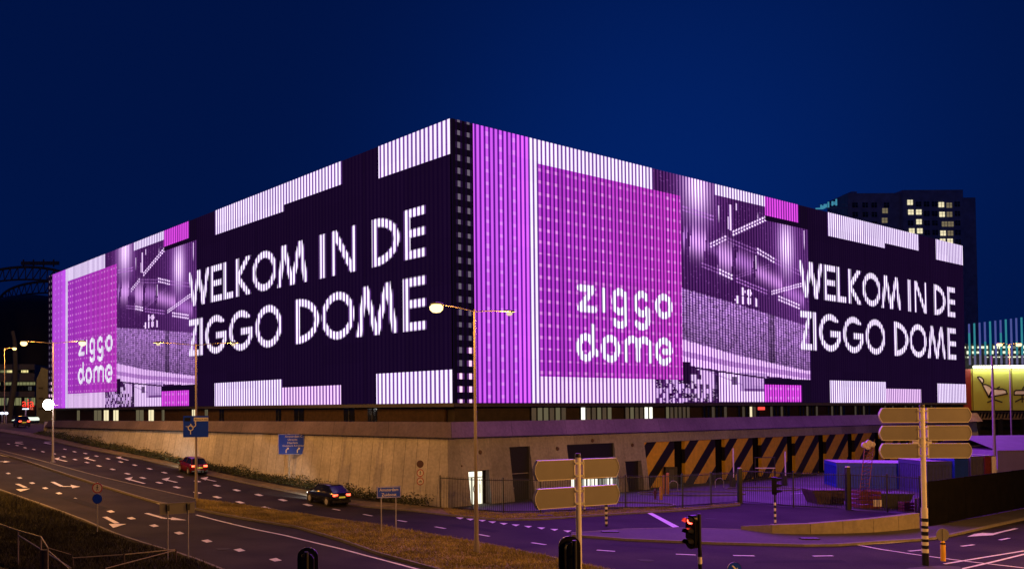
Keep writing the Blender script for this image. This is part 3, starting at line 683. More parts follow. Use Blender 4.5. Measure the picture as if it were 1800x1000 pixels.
# light that the screens throw on the street
def screenlight(fn,axis,nrm,col,pw,sx0,sx1):
    la=bpy.data.lights.new('screen_light','AREA'); la.shape='RECTANGLE'; la.size=sx1-sx0; la.size_y=19; la.energy=pw; la.color=col
    o=bpy.data.objects.new('screen_light',la); COL.objects.link(o); p=fn((sx0+sx1)/2,.12,(ZB+ZT)/2); 
    X=Vector((axis[0],axis[1],0)); Zv=-Vector((nrm[0],nrm[1],0)); Y=Zv.cross(X); Mx=Matrix((X,Y,Zv)).transposed().to_4x4(); Mx.translation=Vector(p); o.matrix_world=Mx
screenlight(AR,DR,-DL,(.36,.04,1.0),38000,0,90)
screenlight(AL,DL,-DR,(.22,.06,1.0),3000,0,90)
# ------------------------------------------------------------------ street lamps
def g3(px,py): return G(px,py)
def make_street_lamp(label,loc,rz,h=10.9,arm=2.3,lit=(1,1),watts=5200,group='twin arm street lamps'):
    t=thing('street_lamp',label,'street lamp',loc,rz,group)
    mb=MB(); mb.lathe([(.0,0),(.14,0),(.14,.5),(.11,.6),(.095,2.5),(.09,2.6),(.045,h),(0,h)],n=14); mb.build('pole',lamppole,t,smooth=True)
    mb=MB(); mb.lathe([(.0,.02),(.24,.02),(.24,.05),(.0,.06)],n=14); mb.build('base_plate',steel,t)
    for sgn,on in ((-1,lit[0]),(1,lit[1])):
        mb=MB(); pts=[(sgn*arm*k/6,0,h-.12+.18*math.sin(k/6*1.4)) for k in range(7)]; mb.path(pts,.024,8); mb.build('arm',lamppole,t)
        x=sgn*(arm+.28); z=h+.05
        mb=MB(); vs=[];
        prof=[(-.42,.05,.03),(-.34,.10,.07),(-.1,.16,.10),(.2,.17,.10),(.36,.11,.06),(.40,.03,.02)]
        n=10
        for (a,wd,ht) in prof:
            for k in range(n):
                th=2*math.pi*k/n; s_=math.sin(th); vs.append((x+sgn*a,wd*math.cos(th),z+(ht*s_ if s_>0 else ht*.35*s_)))
        fs=[(i*n+k,i*n+(k+1)%n,(i+1)*n+(k+1)%n,(i+1)*n+k) for i in range(len(prof)-1) for k in range(n)]+[tuple(range(n)),tuple(range((len(prof)-1)*n,len(prof)*n))]
        mb.mesh(vs,fs); hd=mb.build('lamp_head',lamppole,t,smooth=True)
        k_=1.0 if on==1 else .5; mb=MB(); mb.lathe([(0,-.40*k_),(.18*k_,-.37*k_),(.29*k_,-.26*k_),(.31*k_,-.12*k_),(.22*k_,-.03),(.0,-.03)],(x+sgn*.05,0,z),16); mb.build('lamp_lens',sodium if on==1 else sodium_dim,hd,smooth=True)  # lit bowl is oversized, its shape stands in for the lamp's glow
        if on:
            la=bpy.data.lights.new('sodium_light','POINT'); la.energy=watts*(1 if on==1 else .5); la.color=SOD; la.shadow_soft_size=.12
            lo=bpy.data.objects.new('sodium_light',la); COL.objects.link(lo); lo.parent=t; lo.location=(x,0,z-.56)
    return t
lamppole=mat('lamp_pole_paint',(.22,.19,.17),.5,.1,5)
make_street_lamp('tall twin arm street lamp on the grass median in front of the hall corner',G(838,975),.70,watts=1700,h=11.6,lit=(1,2))
make_street_lamp('twin arm street lamp carrying the blue roundabout sign on its pole',G(345,878),.12,h=11.0,watts=1700,lit=(2,2))
make_street_lamp('twin arm street lamp beside the white floodlight at the end of the concrete wall',G(93,812),.05,watts=2700)
p=atd(8,612,139); make_street_lamp('distant street lamp glowing orange before the dark stadium',(p[0],p[1],H(p[0],p[1])),-.3,h=p[2]-H(p[0],p[1]),lit=(0,1),arm=1.5,watts=4000)
p=atd(1774,604,112); make_street_lamp('distant twin street lamp behind the billboard with the chairs',(p[0],p[1],0),.1,h=p[2],arm=1.0,watts=2000)
# lamps of the same row that stand just outside the picture and light its lower corners
make_street_lamp('twin arm street lamp at the corner of the crossing nearest the yellow bollard',(21,15,0),.4,h=11.6,watts=5600)
make_street_lamp('twin arm street lamp beside the road behind the black hoarding end',(40,34,0),1.0,h=11.6,watts=8000)
make_street_lamp('twin arm street lamp on the embankment of the near carriageway',(-24,56,H(-24,56)),-.6,h=11.0,watts=5200)
# slim bare pole at the right
p=atd(1749,835,74); t=thing('slim_pole','slim bare grey pole in front of the green chair billboard','pole',(p[0],p[1],0))
mb=MB(); mb.lathe([(0,0),(.14,0),(.13,2),(.07,11.0),(0,11.02)],n=12); mb.build('pole',lamppole,t,smooth=True)
mb=MB(); mb.box((0,-.16,1.4),(.22,.1,.5)); mb.build('service_hatch',steel,t)
# floodlight
p=atd(85,711,79.8); t=thing('floodlight','dazzling white floodlight on a bracket at the left end of the hall','floodlight',p)
mb=MB(); mb.box((0,.10,0),(.55,.2,.45)); mb.build('housing',steel,t)
mb=MB(); mb.lathe([(0,-.22),(.30,-.17),(.48,0),(.48,.02),(0,.03)],(0,-.02,0),20,axis='Y'); mb.build('lens',whitelamp,t,smooth=True)  # lens wider than its housing, its size stands in for the glare
mb=MB(); mb.tube((0,.2,0),(.55,.9,-.05),.035); mb.build('bracket',steel,t)
la=bpy.data.lights.new('flood_light','SPOT'); la.energy=90; la.spot_size=R(130); la.spot_blend=.6; la.color=(1,.96,.88); la.shadow_soft_size=.2
lo=bpy.data.objects.new('flood_light',la); COL.objects.link(lo); lo.parent=t; lo.location=(0,-.45,0); lo.rotation_euler=(R(65),0,R(35))
# ------------------------------------------------------------------ direction signposts seen from behind
def panel_poly(w_,h_,bul,sgn,n=8):
    r=.07; pts=[(0,0),(w_-bul,0)]+[(w_-bul+bul*math.sin(math.pi*k/n),h_*k/n) for k in range(1,n)]+[(w_-bul,h_),(0,h_)]
    return [(sgn*a,b) for a,b in pts]
def signpost(label,loc,rz,ztop,rows,wl,wr,h_,r=.085,stripes=None,extra=None):
    t=thing('direction_signpost',label,'signpost',loc,rz,'direction signposts seen from behind')
    mb=MB(); mb.lathe([(0,1.6),(r*1.0,1.6),(r,ztop),(0,ztop)],n=16); mb.build('post',whitep,t,smooth=True)
    mb=MB(); mb.lathe([(r*1.08,ztop),(r*1.15,ztop+.02),(r*.9,ztop+.12),(0,ztop+.13)],n=16); mb.build('post_cap',darksteel,t,smooth=True)
    lo_=MB(); rr=r*1.3
    if stripes:
        for a,b,c in stripes: lo_.lathe([(rr,a),(rr,b)],n=18,mi=c)
    else: lo_.lathe([(rr,0),(rr,1.6),(r,1.65)],n=18,mi=0)
    lo_.build('striped_sleeve',[whitep,black],t,smooth=True)
    for z in rows:
        for sgn,wd in ((-1,wl),(1,wr)):
            P=[(a+sgn*(r+.09),b+z) for a,b in panel_poly(wd,h_,.13,sgn)]
            mb=MB(); mb.prism(P,-.04,.05,0,1); 
            cx=sum(q[0] for q in P)/len(P); cz=z+h_/2
            Q=[(cx+(q[0]-cx)*1.012,cz+(q[1]-cz)*1.02) for q in P]
            for k in range(len(P)):   # raised rim
                a,b=Q[k],Q[(k+1)%len(P)]; a2=(cx+(a[0]-cx)*.965,cz+(a[1]-cz)*.93); b2=(cx+(b[0]-cx)*.965,cz+(b[1]-cz)*.93)
                mb.face([(a[0],-.055,a[1]),(b[0],-.055,b[1]),(b2[0],-.055,b2[1]),(a2[0],-.055,a2[1])],1)
                mb.face([(a[0],-.055,a[1]),(a[0],.06,a[1]),(b[0],.06,b[1]),(b[0],-.055,b[1])],1)
                mb.face([(a2[0],-.055,a2[1]),(a2[0],-.04,a2[1]),(b2[0],-.04,b2[1]),(b2[0],-.055,b2[1])],1)
            pn=mb.build('sign_panel',[signback,signedge],t)
            for zz in (.15,.8):
                cl=MB(); cl.box((sgn*(r+.03),-.03,z+h_*zz),(.16,.10,.07)); cl.tube((sgn*(r+.07),-.1,z+h_*zz),(sgn*(r+.07),-.06,z+h_*zz),.018,n=6); cl.build('clamp',steel,pn)
    if extra:
        mb=MB(); mb.box(extra[0],extra[1]); mb.build('white_plate',whitep,t)
    return t
p=atd(1017,900,27.5); 
signpost('white signpost with four blank sign backs on the pavement corner in the middle',(p[0],p[1],0),.48,5.38,(4.72,3.87),1.58,1.50,.60)
zz=lambda y:(998-y)*.02445
st=[(0,zz(976),1),(zz(976),zz(969),0),(zz(969),zz(963),1),(zz(963),zz(957),0),(zz(957),zz(952),1),(zz(952),zz(946),0),(zz(946),zz(939),1),(zz(939),zz(934),0),(zz(934),zz(929),1),(zz(929),zz(922),0),(zz(922),zz(916),1),(zz(916),zz(898),0)]
signpost('tall signpost with six blank sign backs and a striped foot on the refuge island',(*G(1627,998)[:2],.12),-.04,6.72,(6.08,5.32,4.56),1.62,1.82,.62,r=.10,stripes=st,extra=((.05,.12,5.27),(.8,.03,.26)))
# ------------------------------------------------------------------ traffic lights
redlens=emis('red_lens',(1,.05,.03),14); darklens=mat('dark_lens',(.03,.02,.01),.2)
def stripes_pole(mb,r,z0,z1,n,first=1):
    for k in range(n): mb.lathe([(r,z0+(z1-z0)*k/n),(r,z0+(z1-z0)*(k+1)/n)],n=14,mi=(k+first)%2)
def traffic_light(label,loc,rz,zh,board=0,lit=None,side=0.0,striped=(0,0,0),h_=.95,pole_top=None):
    t=thing('traffic_light',label,'traffic light',loc,rz,'traffic lights')
    wd=.32; mb=MB(); n=10
    out=[( wd/2*math.cos(math.pi*k/n), zh-wd/2+wd/2*math.sin(math.pi*k/n)) for k in range(n+1)]+[(wd/2*math.cos(math.pi+math.pi*k/n), zh-h_+wd/2+wd/2*math.sin(math.pi+math.pi*k/n)) for k in range(n+1)]
    out=[(a+side,b) for a,b in out]
    mb.prism(out,-.12,.12); hs=mb.build('housing',black,t)
    if board:
        bw,bh=board; o2=[(bw/2*math.cos(math.pi*k/n),zh+.1-bw*.45+bw*.45*math.sin(math.pi*k/n)) for k in range(n+1)]+[(-bw/2,zh+.1-bh+.12),(-bw/2+.12,zh+.1-bh),(bw/2-.12,zh+.1-bh),(bw/2,zh+.1-bh+.12)]
        mb=MB(); mb.prism([(a+side,b) for a,b in o2],-.16,-.13); mb.build('back_board',black,t)
    for i in range(3):
        z=zh-.16-.31*i; mb=MB(); mb.lathe([(0,-.155),(.07,-.15),(.10,-.122)],(side,0,z),16,axis='Y'); 
        l_=mb.build('lens',redlens if lit==i else darklens,hs,smooth=True)
        mb=MB(); vs=[]
        for d,rr in ((-.12,.125),(-.36,.115)):
            for k in range(11):
                th=R(-25+230*k/10); vs.append((side+rr*math.cos(th),d if d>-.2 else d+(.16 if k in (0,10) else 0),z+rr*math.sin(th)))
        fs=[(k,k+1,12+k,11+k) for k in range(10)]; mb.mesh(vs,fs); mb.build('visor',black,hs,recalc=False)
    pt=pole_top or zh+.05
    mb=MB(); px=side+(.22 if side<0 else -.22 if side>0 else 0); py=.0 if side else .2
    mb.lathe([(0,0),(.05,0),(.05,pt),(0,pt)],(px,py,0),12)
    mb.build('pole',darksteel,t,smooth=True)
    if striped[2]:
        mb=MB(); v=MB(); stripes_pole(v,.056,striped[0],striped[1],striped[2]); mb.mesh([(a+px,b+py,c) for a,b,c in v.v],v.f); mb.m=list(v.m); mb.build('striped_band',[whitep,black],t,smooth=True)
    mb=MB()
    if side: mb.box(((side+px)/2,0,zh-.2),(abs(side-px),.05,.04)); mb.box(((side+px)/2,0,zh-h_+.2),(abs(side-px),.05,.04))
    else: mb.box((0,.15,zh-.3),(.05,.12,.04)); mb.box((0,.15,zh-h_+.2),(.05,.12,.04))
    mb.build('bracket',darksteel,t)
    return t
p=atd(1231,950,26); traffic_light('traffic light showing red beside the near edge of the purple road',(p[0],p[1],0),R(-58),3.74,lit=0,side=-.24,striped=(2.15,3.0-.25,3),h_=.98,pole_top=3.80)
p=atd(540,990,20.5); traffic_light('black traffic light seen from behind, at the bottom edge left of the middle',(p[0],p[1],0),R(176),3.62,board=(.48,1.35))
p=atd(1005,990,20.0); traffic_light('black traffic light seen from behind, at the foot of the middle signpost',(p[0],p[1],0),R(183),3.92,board=(.50,1.40))
p=G(1363,938); traffic_light('black traffic light on a striped pole before the fence',(p[0],p[1],.12),R(60),2.98,side=-.22,striped=(.35,1.75,9),pole_top=2.95)
# ------------------------------------------------------------------ bollards, small round signs
def round_face(mb,r,kind,z,x=0,y=-.02):
    if kind=='ped' or kind=='bike' or kind=='white':
        mb.disc((x,0,z),r,28,1,y); mb.disc((x,0,z),r*.80,28,0,y-.003)
        q=r*.55
        if kind=='ped':
            mb.disc((x,0,z+q*.95),q*.20,10,2,y-.006)
            for a,b,c,d,w_ in ((0,.7,0,-.05,.30),(0,0,-.32,-.95,.16),(0,0,.36,-.9,.16),(0,.55,-.42,.05,.13),(0,.55,.42,.1,.13)):
                v=Vector((c-a,d-b)).normalized(); n_=Vector((-v.y,v.x))*w_/2
                mb.face([(x+q*(a+n_.x),y-.006,z+q*(b+n_.y)),(x+q*(a-n_.x),y-.006,z+q*(b-n_.y)),(x+q*(c-n_.x),y-.006,z+q*(d-n_.y)),(x+q*(c+n_.x),y-.006,z+q*(d+n_.y))],2)
        if kind=='bike':
            for cx in (-.5,.5):
                for k in range(12):
                    a0,a1=2*math.pi*k/12,2*math.pi*(k+1)/12
                    mb.face([(x+q*(cx+.40*math.cos(a0)),y-.006,z+q*(-.25+.40*math.sin(a0))),(x+q*(cx+.40*math.cos(a1)),y-.006,z+q*(-.25+.40*math.sin(a1))),(x+q*(cx+.27*math.cos(a1)),y-.006,z+q*(-.25+.27*math.sin(a1))),(x+q*(cx+.27*math.cos(a0)),y-.006,z+q*(-.25+.27*math.sin(a0)))],2)
            for a,b,c,d in ((-.5,-.25,-.1,.5),(-.1,.5,.4,.4),(.4,.4,.5,-.25),(-.1,.5,.1,-.25),(.1,-.25,.4,.4)):
                v=Vector((c-a,d-b)).normalized(); n_=Vector((-v.y,v.x))*.07
                mb.face([(x+q*(a+n_.x),y-.006,z+q*(b+n_.y)),(x+q*(a-n_.x),y-.006,z+q*(b-n_.y)),(x+q*(c-n_.x),y-.006,z+q*(d-n_.y)),(x+q*(c+n_.x),y-.006,z+q*(d+n_.y))],2)
    elif kind=='blue': mb.disc((x,0,z),r,28,2,y); mb.disc((x,0,z),r*.93,28,3,y-.003)
    elif kind=='noentry': mb.disc((x,0,z),r,28,1,y); mb.face([(x-r*.7,y-.003,z-.17*r),(x+r*.7,y-.003,z-.17*r),(x+r*.7,y-.003,z+.17*r),(x-r*.7,y-.003,z+.17*r)],0)
    elif kind=='dark': mb.disc((x,0,z),r,28,4,y)
SIGNM=[whitep,redp,black,bluep,mat('dark_red_back',(.07,.02,.03),.5)]
def plate(mb,r,z,m=5):
    n=28; mb.prism([(r*math.cos(2*math.pi*k/n),z+r*math.sin(2*math.pi*k/n)) for k in range(n)],-.018,.012,m)
def round_sign_post(label,loc,rz,H_,discs,group='round road signs on posts'):
    t=thing('road_sign',label,'road sign',loc,rz,group)
    mb=MB(); mb.tube((0,.05,0),(0,.05,H_),.03,n=10); mb.build('post',steel,t,smooth=True)
    for z,r,k in discs:
        mb=MB(); plate(mb,r,z); round_face(mb,r,k,z,y=-.021); mb.build('sign_disc',SIGNM+[steel],t)
    return t
round_sign_post('post with a pedestrian ban sign above a blue disc on the left verge',G(171,936),.1,2.75,[(2.45,.28,'ped'),(1.86,.27,'blue')])
round_sign_post('post with three round signs against the concrete wall by the fence',G(739,890),.25,3.2,[(2.95,.26,'dark'),(2.33,.26,'ped'),(1.75,.26,'bike')])
def striped_post(label,loc,H_,n,sign=None):
    t=thing('striped_post',label,'striped post',loc,0,'black and white striped posts'); mb=MB(); stripes_pole(mb,.075,0,H_,n); mb.face([(.075*math.cos(k*.6283),.075*math.sin(k*.6283),H_) for k in range(10)]); mb.build('post',[whitep,black],t,smooth=True)
    if sign: mb=MB(); plate(mb,.22,H_+.22); round_face(mb,.22,sign,H_+.22,y=-.021); mb.build('sign_disc',SIGNM+[steel],t)
striped_post('striped post topped by a red no entry disc right of the middle signpost',(*G(1066,928)[:2],.12),1.26,9,'noentry')
striped_post('short striped post inside the fence behind the middle signpost',G(1027,898),.8,6)
t=thing('beacon_bollard','yellow bollard carrying the grey back of a round sign on the refuge island','bollard',(*G(1658,990)[:2],.12))
mb=MB(); mb.lathe([(0,0),(.10,0),(.10,.80),(.07,.86),(0,.87)],n=18); mb.build('post',yellowp,t,smooth=True)
mb=MB(); mb.lathe([(.105,.72),(.105,.80)],n=18); mb.build('band',black,t)
mb=MB(); n=28; mb.prism([(.285*math.cos(2*math.pi*k/n),1.14+.285*math.sin(2*math.pi*k/n)) for k in range(n)],-.015,.015); mb.box((0,-.025,1.14),(.03,.02,.56)); mb.build('sign_disc',mat('sign_back_dull',(.16,.15,.13),.6,.1,4),t)
p=atd(1291,1000,27); t=thing('keep_right_bollard','small blue round arrow sign on a bollard at the bottom edge','road sign',(p[0],p[1],0))
z=EYE-(1000-715.5)*27/F; mb=MB(); plate(mb,.21,z+.03); round_face(mb,.21,'blue',z+.03,y=-.021)
a=[(-.08,.08),(.02,.08),(-.01,.05),(.06,-.02),(.10,.02),(.10,-.08),(0,-.08),(.04,-.04),(-.03,.03),(-.08,-.02)]
mb.face([(x_*.9,-.028,z+.05+y_*.9) for x_,y_ in [(-.1,.10),(-.05,.10),(.06,-.01),(.09,.04),(.12,-.11),(-.03,-.09),(.02,-.05)]],0)
mb.build('sign_disc',SIGNM+[steel],t); mb=MB(); mb.lathe([(0,0),(.09,0),(.09,z-.2),(0,z-.2)],n=14); mb.build('post',yellowp,t,smooth=True)
# ------------------------------------------------------------------ boards with writing
def board(t,name,w_,h_,z,ms,texts,border=True,y=0.0,extra=None,x=0):
    mb=MB(); mb.box((x,y,z),(w_,.04,h_),0)
    if border:
        b=.03
        for s_,d in (((0,h_/2-b),(w_-b,b*.6)),((0,-h_/2+b),(w_-b,b*.6)),((w_/2-b,0),(b*.6,h_-b)),((-w_/2+b,0),(b*.6,h_-b))): mb.box((x+s_[0],y-.022,z+s_[1]),(d[0],.004,d[1]),1)
    for tx,sz,cx,cz,mi in texts: mb.text(tx,sz,(x+cx,z+cz),y-.026,mi)
    if extra: extra(mb)
    return mb.build(name,ms,t)
a=G(671,938); b=G(697,937); yaw=.28; c=(a+b)/2
t=thing('place_name_sign','blue place name sign reading Amsterdam Zuidoost on the grass median','place sign',(c[0],c[1],.12),yaw)
for sx in (-.43,.43): mb=MB(); mb.tube((sx,.06,0),(sx,.06,2.5),.03,n=10); mb.build('post',steel,t,smooth=True)
board(t,'sign_board',1.40,.62,2.20,[bluep,whitep],[('Amsterdam',.235,0,.13,1),('Zuidoost',.235,0,-.14,1)])
p=G(507,850); t=thing('direction_board','blue direction board with four destinations and two arrows by the concrete wall','direction sign',p,.05)
mb=MB(); mb.tube((.05,.08,0),(.05,.08,4.1),.10,n=12); mb.build('post',steel,t,smooth=True)
def arrows(mb):
    for x0 in (-.42,.5):
        for q in ([(-.04,-.70),(.04,-.70),(.04,-.5),(.16,-.38),(.10,-.32),(-.04,-.46)],[(.05,-.27),(.22,-.27),(.22,-.44)]): mb.face([(x0+.24+a_,-.024,3.24+b_) for a_,b_ in q],1)
board(t,'sign_board',2.15,1.68,3.24,[bluep,whitep],[('Amsterdam-C',.25,.2,.64,1),('Utrecht',.25,.1,.38,1),('Haarlem',.25,.1,.12,1),('Oudekerk A/d Amstel',.21,.22,-.12,1)],extra=arrows,x=.25)
p=G(345,878); t=thing('roundabout_sign','blue sign with a white road diagram hung on the pole by the red car','direction sign',(p[0],p[1]-.12,5.75),.12)
def diagram(mb):
    def ring(cx,cz,r,w_,n=24,a0=0,a1=360):
        for k in range(n):
            u,v=R(a0+(a1-a0)*k/n),R(a0+(a1-a0)*(k+1)/n)
            mb.face([(cx+r*math.cos(u),-.13,cz+r*math.sin(u)),(cx+r*math.cos(v),-.13,cz+r*math.sin(v)),(cx+(r-w_)*math.cos(v),-.13,cz+(r-w_)*math.sin(v)),(cx+(r-w_)*math.cos(u),-.13,cz+(r-w_)*math.sin(u))],1)
    ring(-.36,-.10,.20,.06); ring(-.18,.14,.20,.06,16,-200,60)
    for q in ([(-.40,-.56),(-.34,-.56),(-.34,-.30),(-.40,-.30)],[(-.06,.24),(0,.24),(.02,.36),(-.04,.36)],[(-.08,.34),(.06,.34),(0,.46)],[(-.76,.02),(-.56,-.04),(-.56,.02)]): mb.face([(a_,-.13,b_) for a_,b_ in q],1)
    mb.box((.36,-.115,.50),(1.0,.02,.25),1); mb.text('Arena A-dek',.18,(.36,.50),-.135,2)
    mb.box((-.58,-.115,.50),(.42,.02,.26),2)
board(t,'sign_board',1.75,1.50,0,[bluep,whitep,black],[],y=-.09,extra=diagram,border=False)
for z_ in (.4,-.4): mb=MB(); mb.box((0,-.04,z_),(.3,.08,.05)); mb.build('clamp',steel,t)
a=G(295,985); b=G(331,982); c=(a+b)/2; yaw=math.atan2(b[1]-a[1],b[0]-a[0])
t=thing('sign_seen_from_behind','low sign plate on two posts seen from behind beside the near road','road sign',(c[0],c[1],c[2]),yaw)
hw=np.linalg.norm(b-a)/2
for sx in (-hw,hw): mb=MB(); mb.tube((sx,.0,0),(sx,0,2.55),.03,n=10); mb.build('post',steel,t,smooth=True)
mb=MB(); mb.box((-.02,.05,2.36),(1.66,.03,.50)); mb.box((-.02,.03,2.6),(1.68,.05,.03)); mb.box((-.02,.03,2.12),(1.68,.05,.03)); mb.build('sign_board',signback,t)
for sx in (-hw,hw): mb=MB(); mb.box((sx,-.01,2.4),(.14,.1,.28)); mb.build('clamp',darksteel,t)
# ------------------------------------------------------------------ cars
def make_car(label,loc,rz,paintm,group=None,plate_m=None,brake=8.0,L_=4.35,Wd=1.78,Hh=1.43,spot=True,hatch=False):
    t=thing('parked_car' if False else 'car',label,'car',loc,rz,group); hl=L_/2; w=Wd/2; q_=L_/4.35
    st=[(-hl,.70,.42,.80),(-hl+.10,.84,.28,.93),(-hl+.45,.95,.22,.97),(-1.0*q_,1.0,.20,.96),(0,1.0,.20,.95),(.9*q_,1.0,.20,.93),(1.45*q_,.97,.22,.84),(hl-.25,.90,.26,.74),(hl-.05,.78,.34,.66),(hl,.66,.42,.60)]
    mb=MB(); vs=[]; n=10
    for x,k,zb,zt in st:
        ww=w*k
        half=[(0,zb),(ww*.90,zb),(ww*.985,zb+.10),(ww,zb+.28),(ww*.985,zt-.14),(ww*.90,zt),(0,zt+.02)]
        ring=half+[(-a,b) for a,b in half[-2:0:-1]]
        vs+=[(x,a,b) for a,b in ring]
    m=12; fs=[(i*m+k,i*m+(k+1)%m,(i+1)*m+(k+1)%m,(i+1)*m+k) for i in range(len(st)-1) for k in range(m)]+[tuple(range(m)),tuple(range((len(st)-1)*m,len(st)*m))]
    mb.mesh(vs,fs)
    body=mb.build('body',paintm,t,smooth=True)
    rb=(-1.95 if not hatch else -2.05)*q_; rr=(-1.15 if not hatch else -1.55)*q_
    ring=[(1.05*q_,w*.86,.92),(.25,w*.70,Hh-.06),(-.4,w*.70,Hh-.02),(rr,w*.66,Hh-.07),(rb,w*.80,.95)]
    mb=MB(); vs=[]
    for x,ww,z in ring: vs+=[(x,-ww,z),(x,ww,z)]
    vs+=[(.35,-w*.90,.93),(.35,w*.90,.93),(-.4,-w*.91,.94),(-.4,w*.91,.94),(rr,-w*.89,.95),(rr,w*.89,.95)]
    fs=[(0,1,3,2),(6,7,9,8),(0,2,10),(2,4,12,10),(4,6,14,12),(6,8,14),(1,11,3),(3,11,13,5),(5,13,15,7),(7,15,9)]
    mb.mesh(vs,fs); mb.build('window_glass',glassd,t)
    mb=MB(); g_=.012; top=[]
    for x,ww,z in ring[1:4]: top+=[(x,-ww,z+g_),(x,-ww*.6,z+.035+g_),(x,ww*.6,z+.035+g_),(x,ww,z+g_)]
    mb.mesh(top,[(i*4+k,i*4+k+1,i*4+k+5,i*4+k+4) for i in range(2) for k in range(3)]); 
    for s_ in (-1,1):
        for (a,b) in ((0,1),(3,4)):
            x0,w0,z0=ring[a]; x1,w1,z1=ring[b]; mb.tube((x0,s_*w0,z0),(x1,s_*w1,z1+g_),.035,n=6)
        mb.tube((-.35,s_*w*.915,.94),(-.4,s_*w*.705,Hh-.02),.03,n=6)
    mb.build('roof',paintm,t,smooth=True)
    for sx in (1.32*q_,-1.32*q_):
        for s_ in (-1,1):
            mb=MB(); mb.lathe([(.20,-.10),(.30,-.11),(.325,-.07),(.325,.07),(.30,.11),(.20,.10)],(sx,s_*(w-.09),.325),20,axis='Y'); wh=mb.build('wheel',rubber,t,smooth=True)
            mb=MB(); mb.lathe([(0,.10),(.20,.09),(.21,-.09),(0,-.10)],(sx,s_*(w-.09),.325),14,axis='Y'); mb.build('rim',steel,wh,smooth=True)
    for s_ in (-1,1):
        mb=MB(); mb.box((-hl+.05,s_*w*.62,.80),(.10,.34,.14)); mb.build('tail_light',emis('tail_lamp_%d'%int(brake),(1,.07,.03),brake),t)
        mb=MB(); mb.box((hl-.10,s_*w*.56,.60),(.14,.30,.12)); mb.build('headlight',emis('head_lamp',(1,.95,.82),6),t)
        mb=MB(); mb.box((.62,s_*(w+.09),1.0),(.12,.20,.13)); mb.build('wing_mirror',paintm,t)
    mb=MB(); mb.box((-hl-.012,0,.66),(.02,.50,.11)); mb.build('licence_plate',plate_m or yellowp,t)
    mb=MB(); mb.box((-hl+.05,0,.36),(.14,Wd*.86,.16)); mb.build('bumper',black,t)
    if spot:
        la=bpy.data.lights.new('headlight_beam','SPOT'); la.energy=800; la.spot_size=R(75); la.spot_blend=.8; la.color=(1,.96,.85); la.shadow_soft_size=.1
        lo=bpy.data.objects.new('headlight_beam',la); COL.objects.link(lo); lo.parent=t; lo.location=(hl+.05,0,.62); lo.rotation_euler=(R(83),0,R(-90))
    return t
blackpaint=mat('black_car_paint',(.008,.009,.012),.16,spec=.7); redcarp=mat('red_car_paint',(.13,.006,.008),.2,spec=.6); darkcarp=mat('dark_car_paint',(.03,.012,.014),.25)
def slope(x,y,hd):  # pitch of the road along a heading
    d=.5; return math.atan2(H(x+d*math.cos(hd),y+d*math.sin(hd))-H(x-d*math.cos(hd),y-d*math.sin(hd)),2*d)
for label,px,py,hd,pm,br,sp,hat in (('black saloon car driving away with its tail lamps lit on the middle carriageway',576,885,R(122),blackpaint,7,True,False),('red hatchback car braking beside the blue sign pole',339,831,R(117),redcarp,9,True,True),('small dark red car far away at the left edge by the office',38,750,R(120),darkcarp,6,False,False)):
    p=G(px,py); c=make_car(label,(p[0],p[1],p[2]+.025),hd,pm,L_=3.6 if px<400 else 3.7,Wd=1.66,group='cars driving along the road',brake=br,spot=sp,hatch=hat,plate_m=emis('plate_lit',(.9,.6,.05),.5))
    c.rotation_euler=(0,-slope(p[0],p[1],hd),hd)
# ------------------------------------------------------------------ fences and walls along the yard
def fence(label,pts,H_,gap=.125,posts=2.4,cap=None,thick=None,group=None):
    P=[np.array(q) for q in pts]; t=thing('steel_fence',label,'fence',(P[0][0],P[0][1],0),0,group)
    l0=P[0]; mb=MB(); pk=MB(); d=0.0
    S_=resample(P,gap)
    for q in S_: pk.box((q[0]-l0[0],q[1]-l0[1],H_/2+.06),(.022,.022,H_-.12))
    for a,b in zip(P[:-1],P[1:]):
        for z in (.16,H_-.12):
            an=math.atan2(b[1]-a[1],b[0]-a[0]); m_=(a+b)/2-l0; pk.box((m_[0],m_[1],z),(np.linalg.norm(b-a),.035,.05),rz=an)
    pk.build('picket_panel',darksteel,t)
    for q in resample(P,posts):
        mb=MB(); mb.box((q[0]-l0[0],q[1]-l0[1],H_/2+.03),(.08,.08,H_+.06)); mb.build('post',darksteel,t)
    return t
fence('black steel picket fence curving round the concrete corner past the lit door',worldpts([(774,893),(830,899),(885,901),(950,901),(1022,898),(1100,895),(1200,892),(1250,888),(1298,884.5)]),2.3,group='steel fences of the yard')
fence('black steel gate fence in front of the blue container and red mast',worldpts([(1304,884.5),(1395,892),(1488,896),(1560,900),(1618,905)]),2.45,gap=.14,group='steel fences of the yard')
def gatepost(label,px,py,h_,capm):
    p=G(px,py); t=thing('gate_post',label,'gate post',(p[0],p[1],0),0,'gate posts of the yard fence'); mb=MB(); mb.box((0,0,h_/2),(.26,.26,h_)); mb.build('post',darksteel,t); mb=MB(); mb.box((0,0,h_+.03),(.2,.2,.06)); mb.build('cap',capm,t)
gatepost('thick dark gate post where the two fence runs meet',1301,884.5,2.5,steel); gatepost('thick dark gate post with a pale cap before the blue container',1491,896,2.85,whitep)
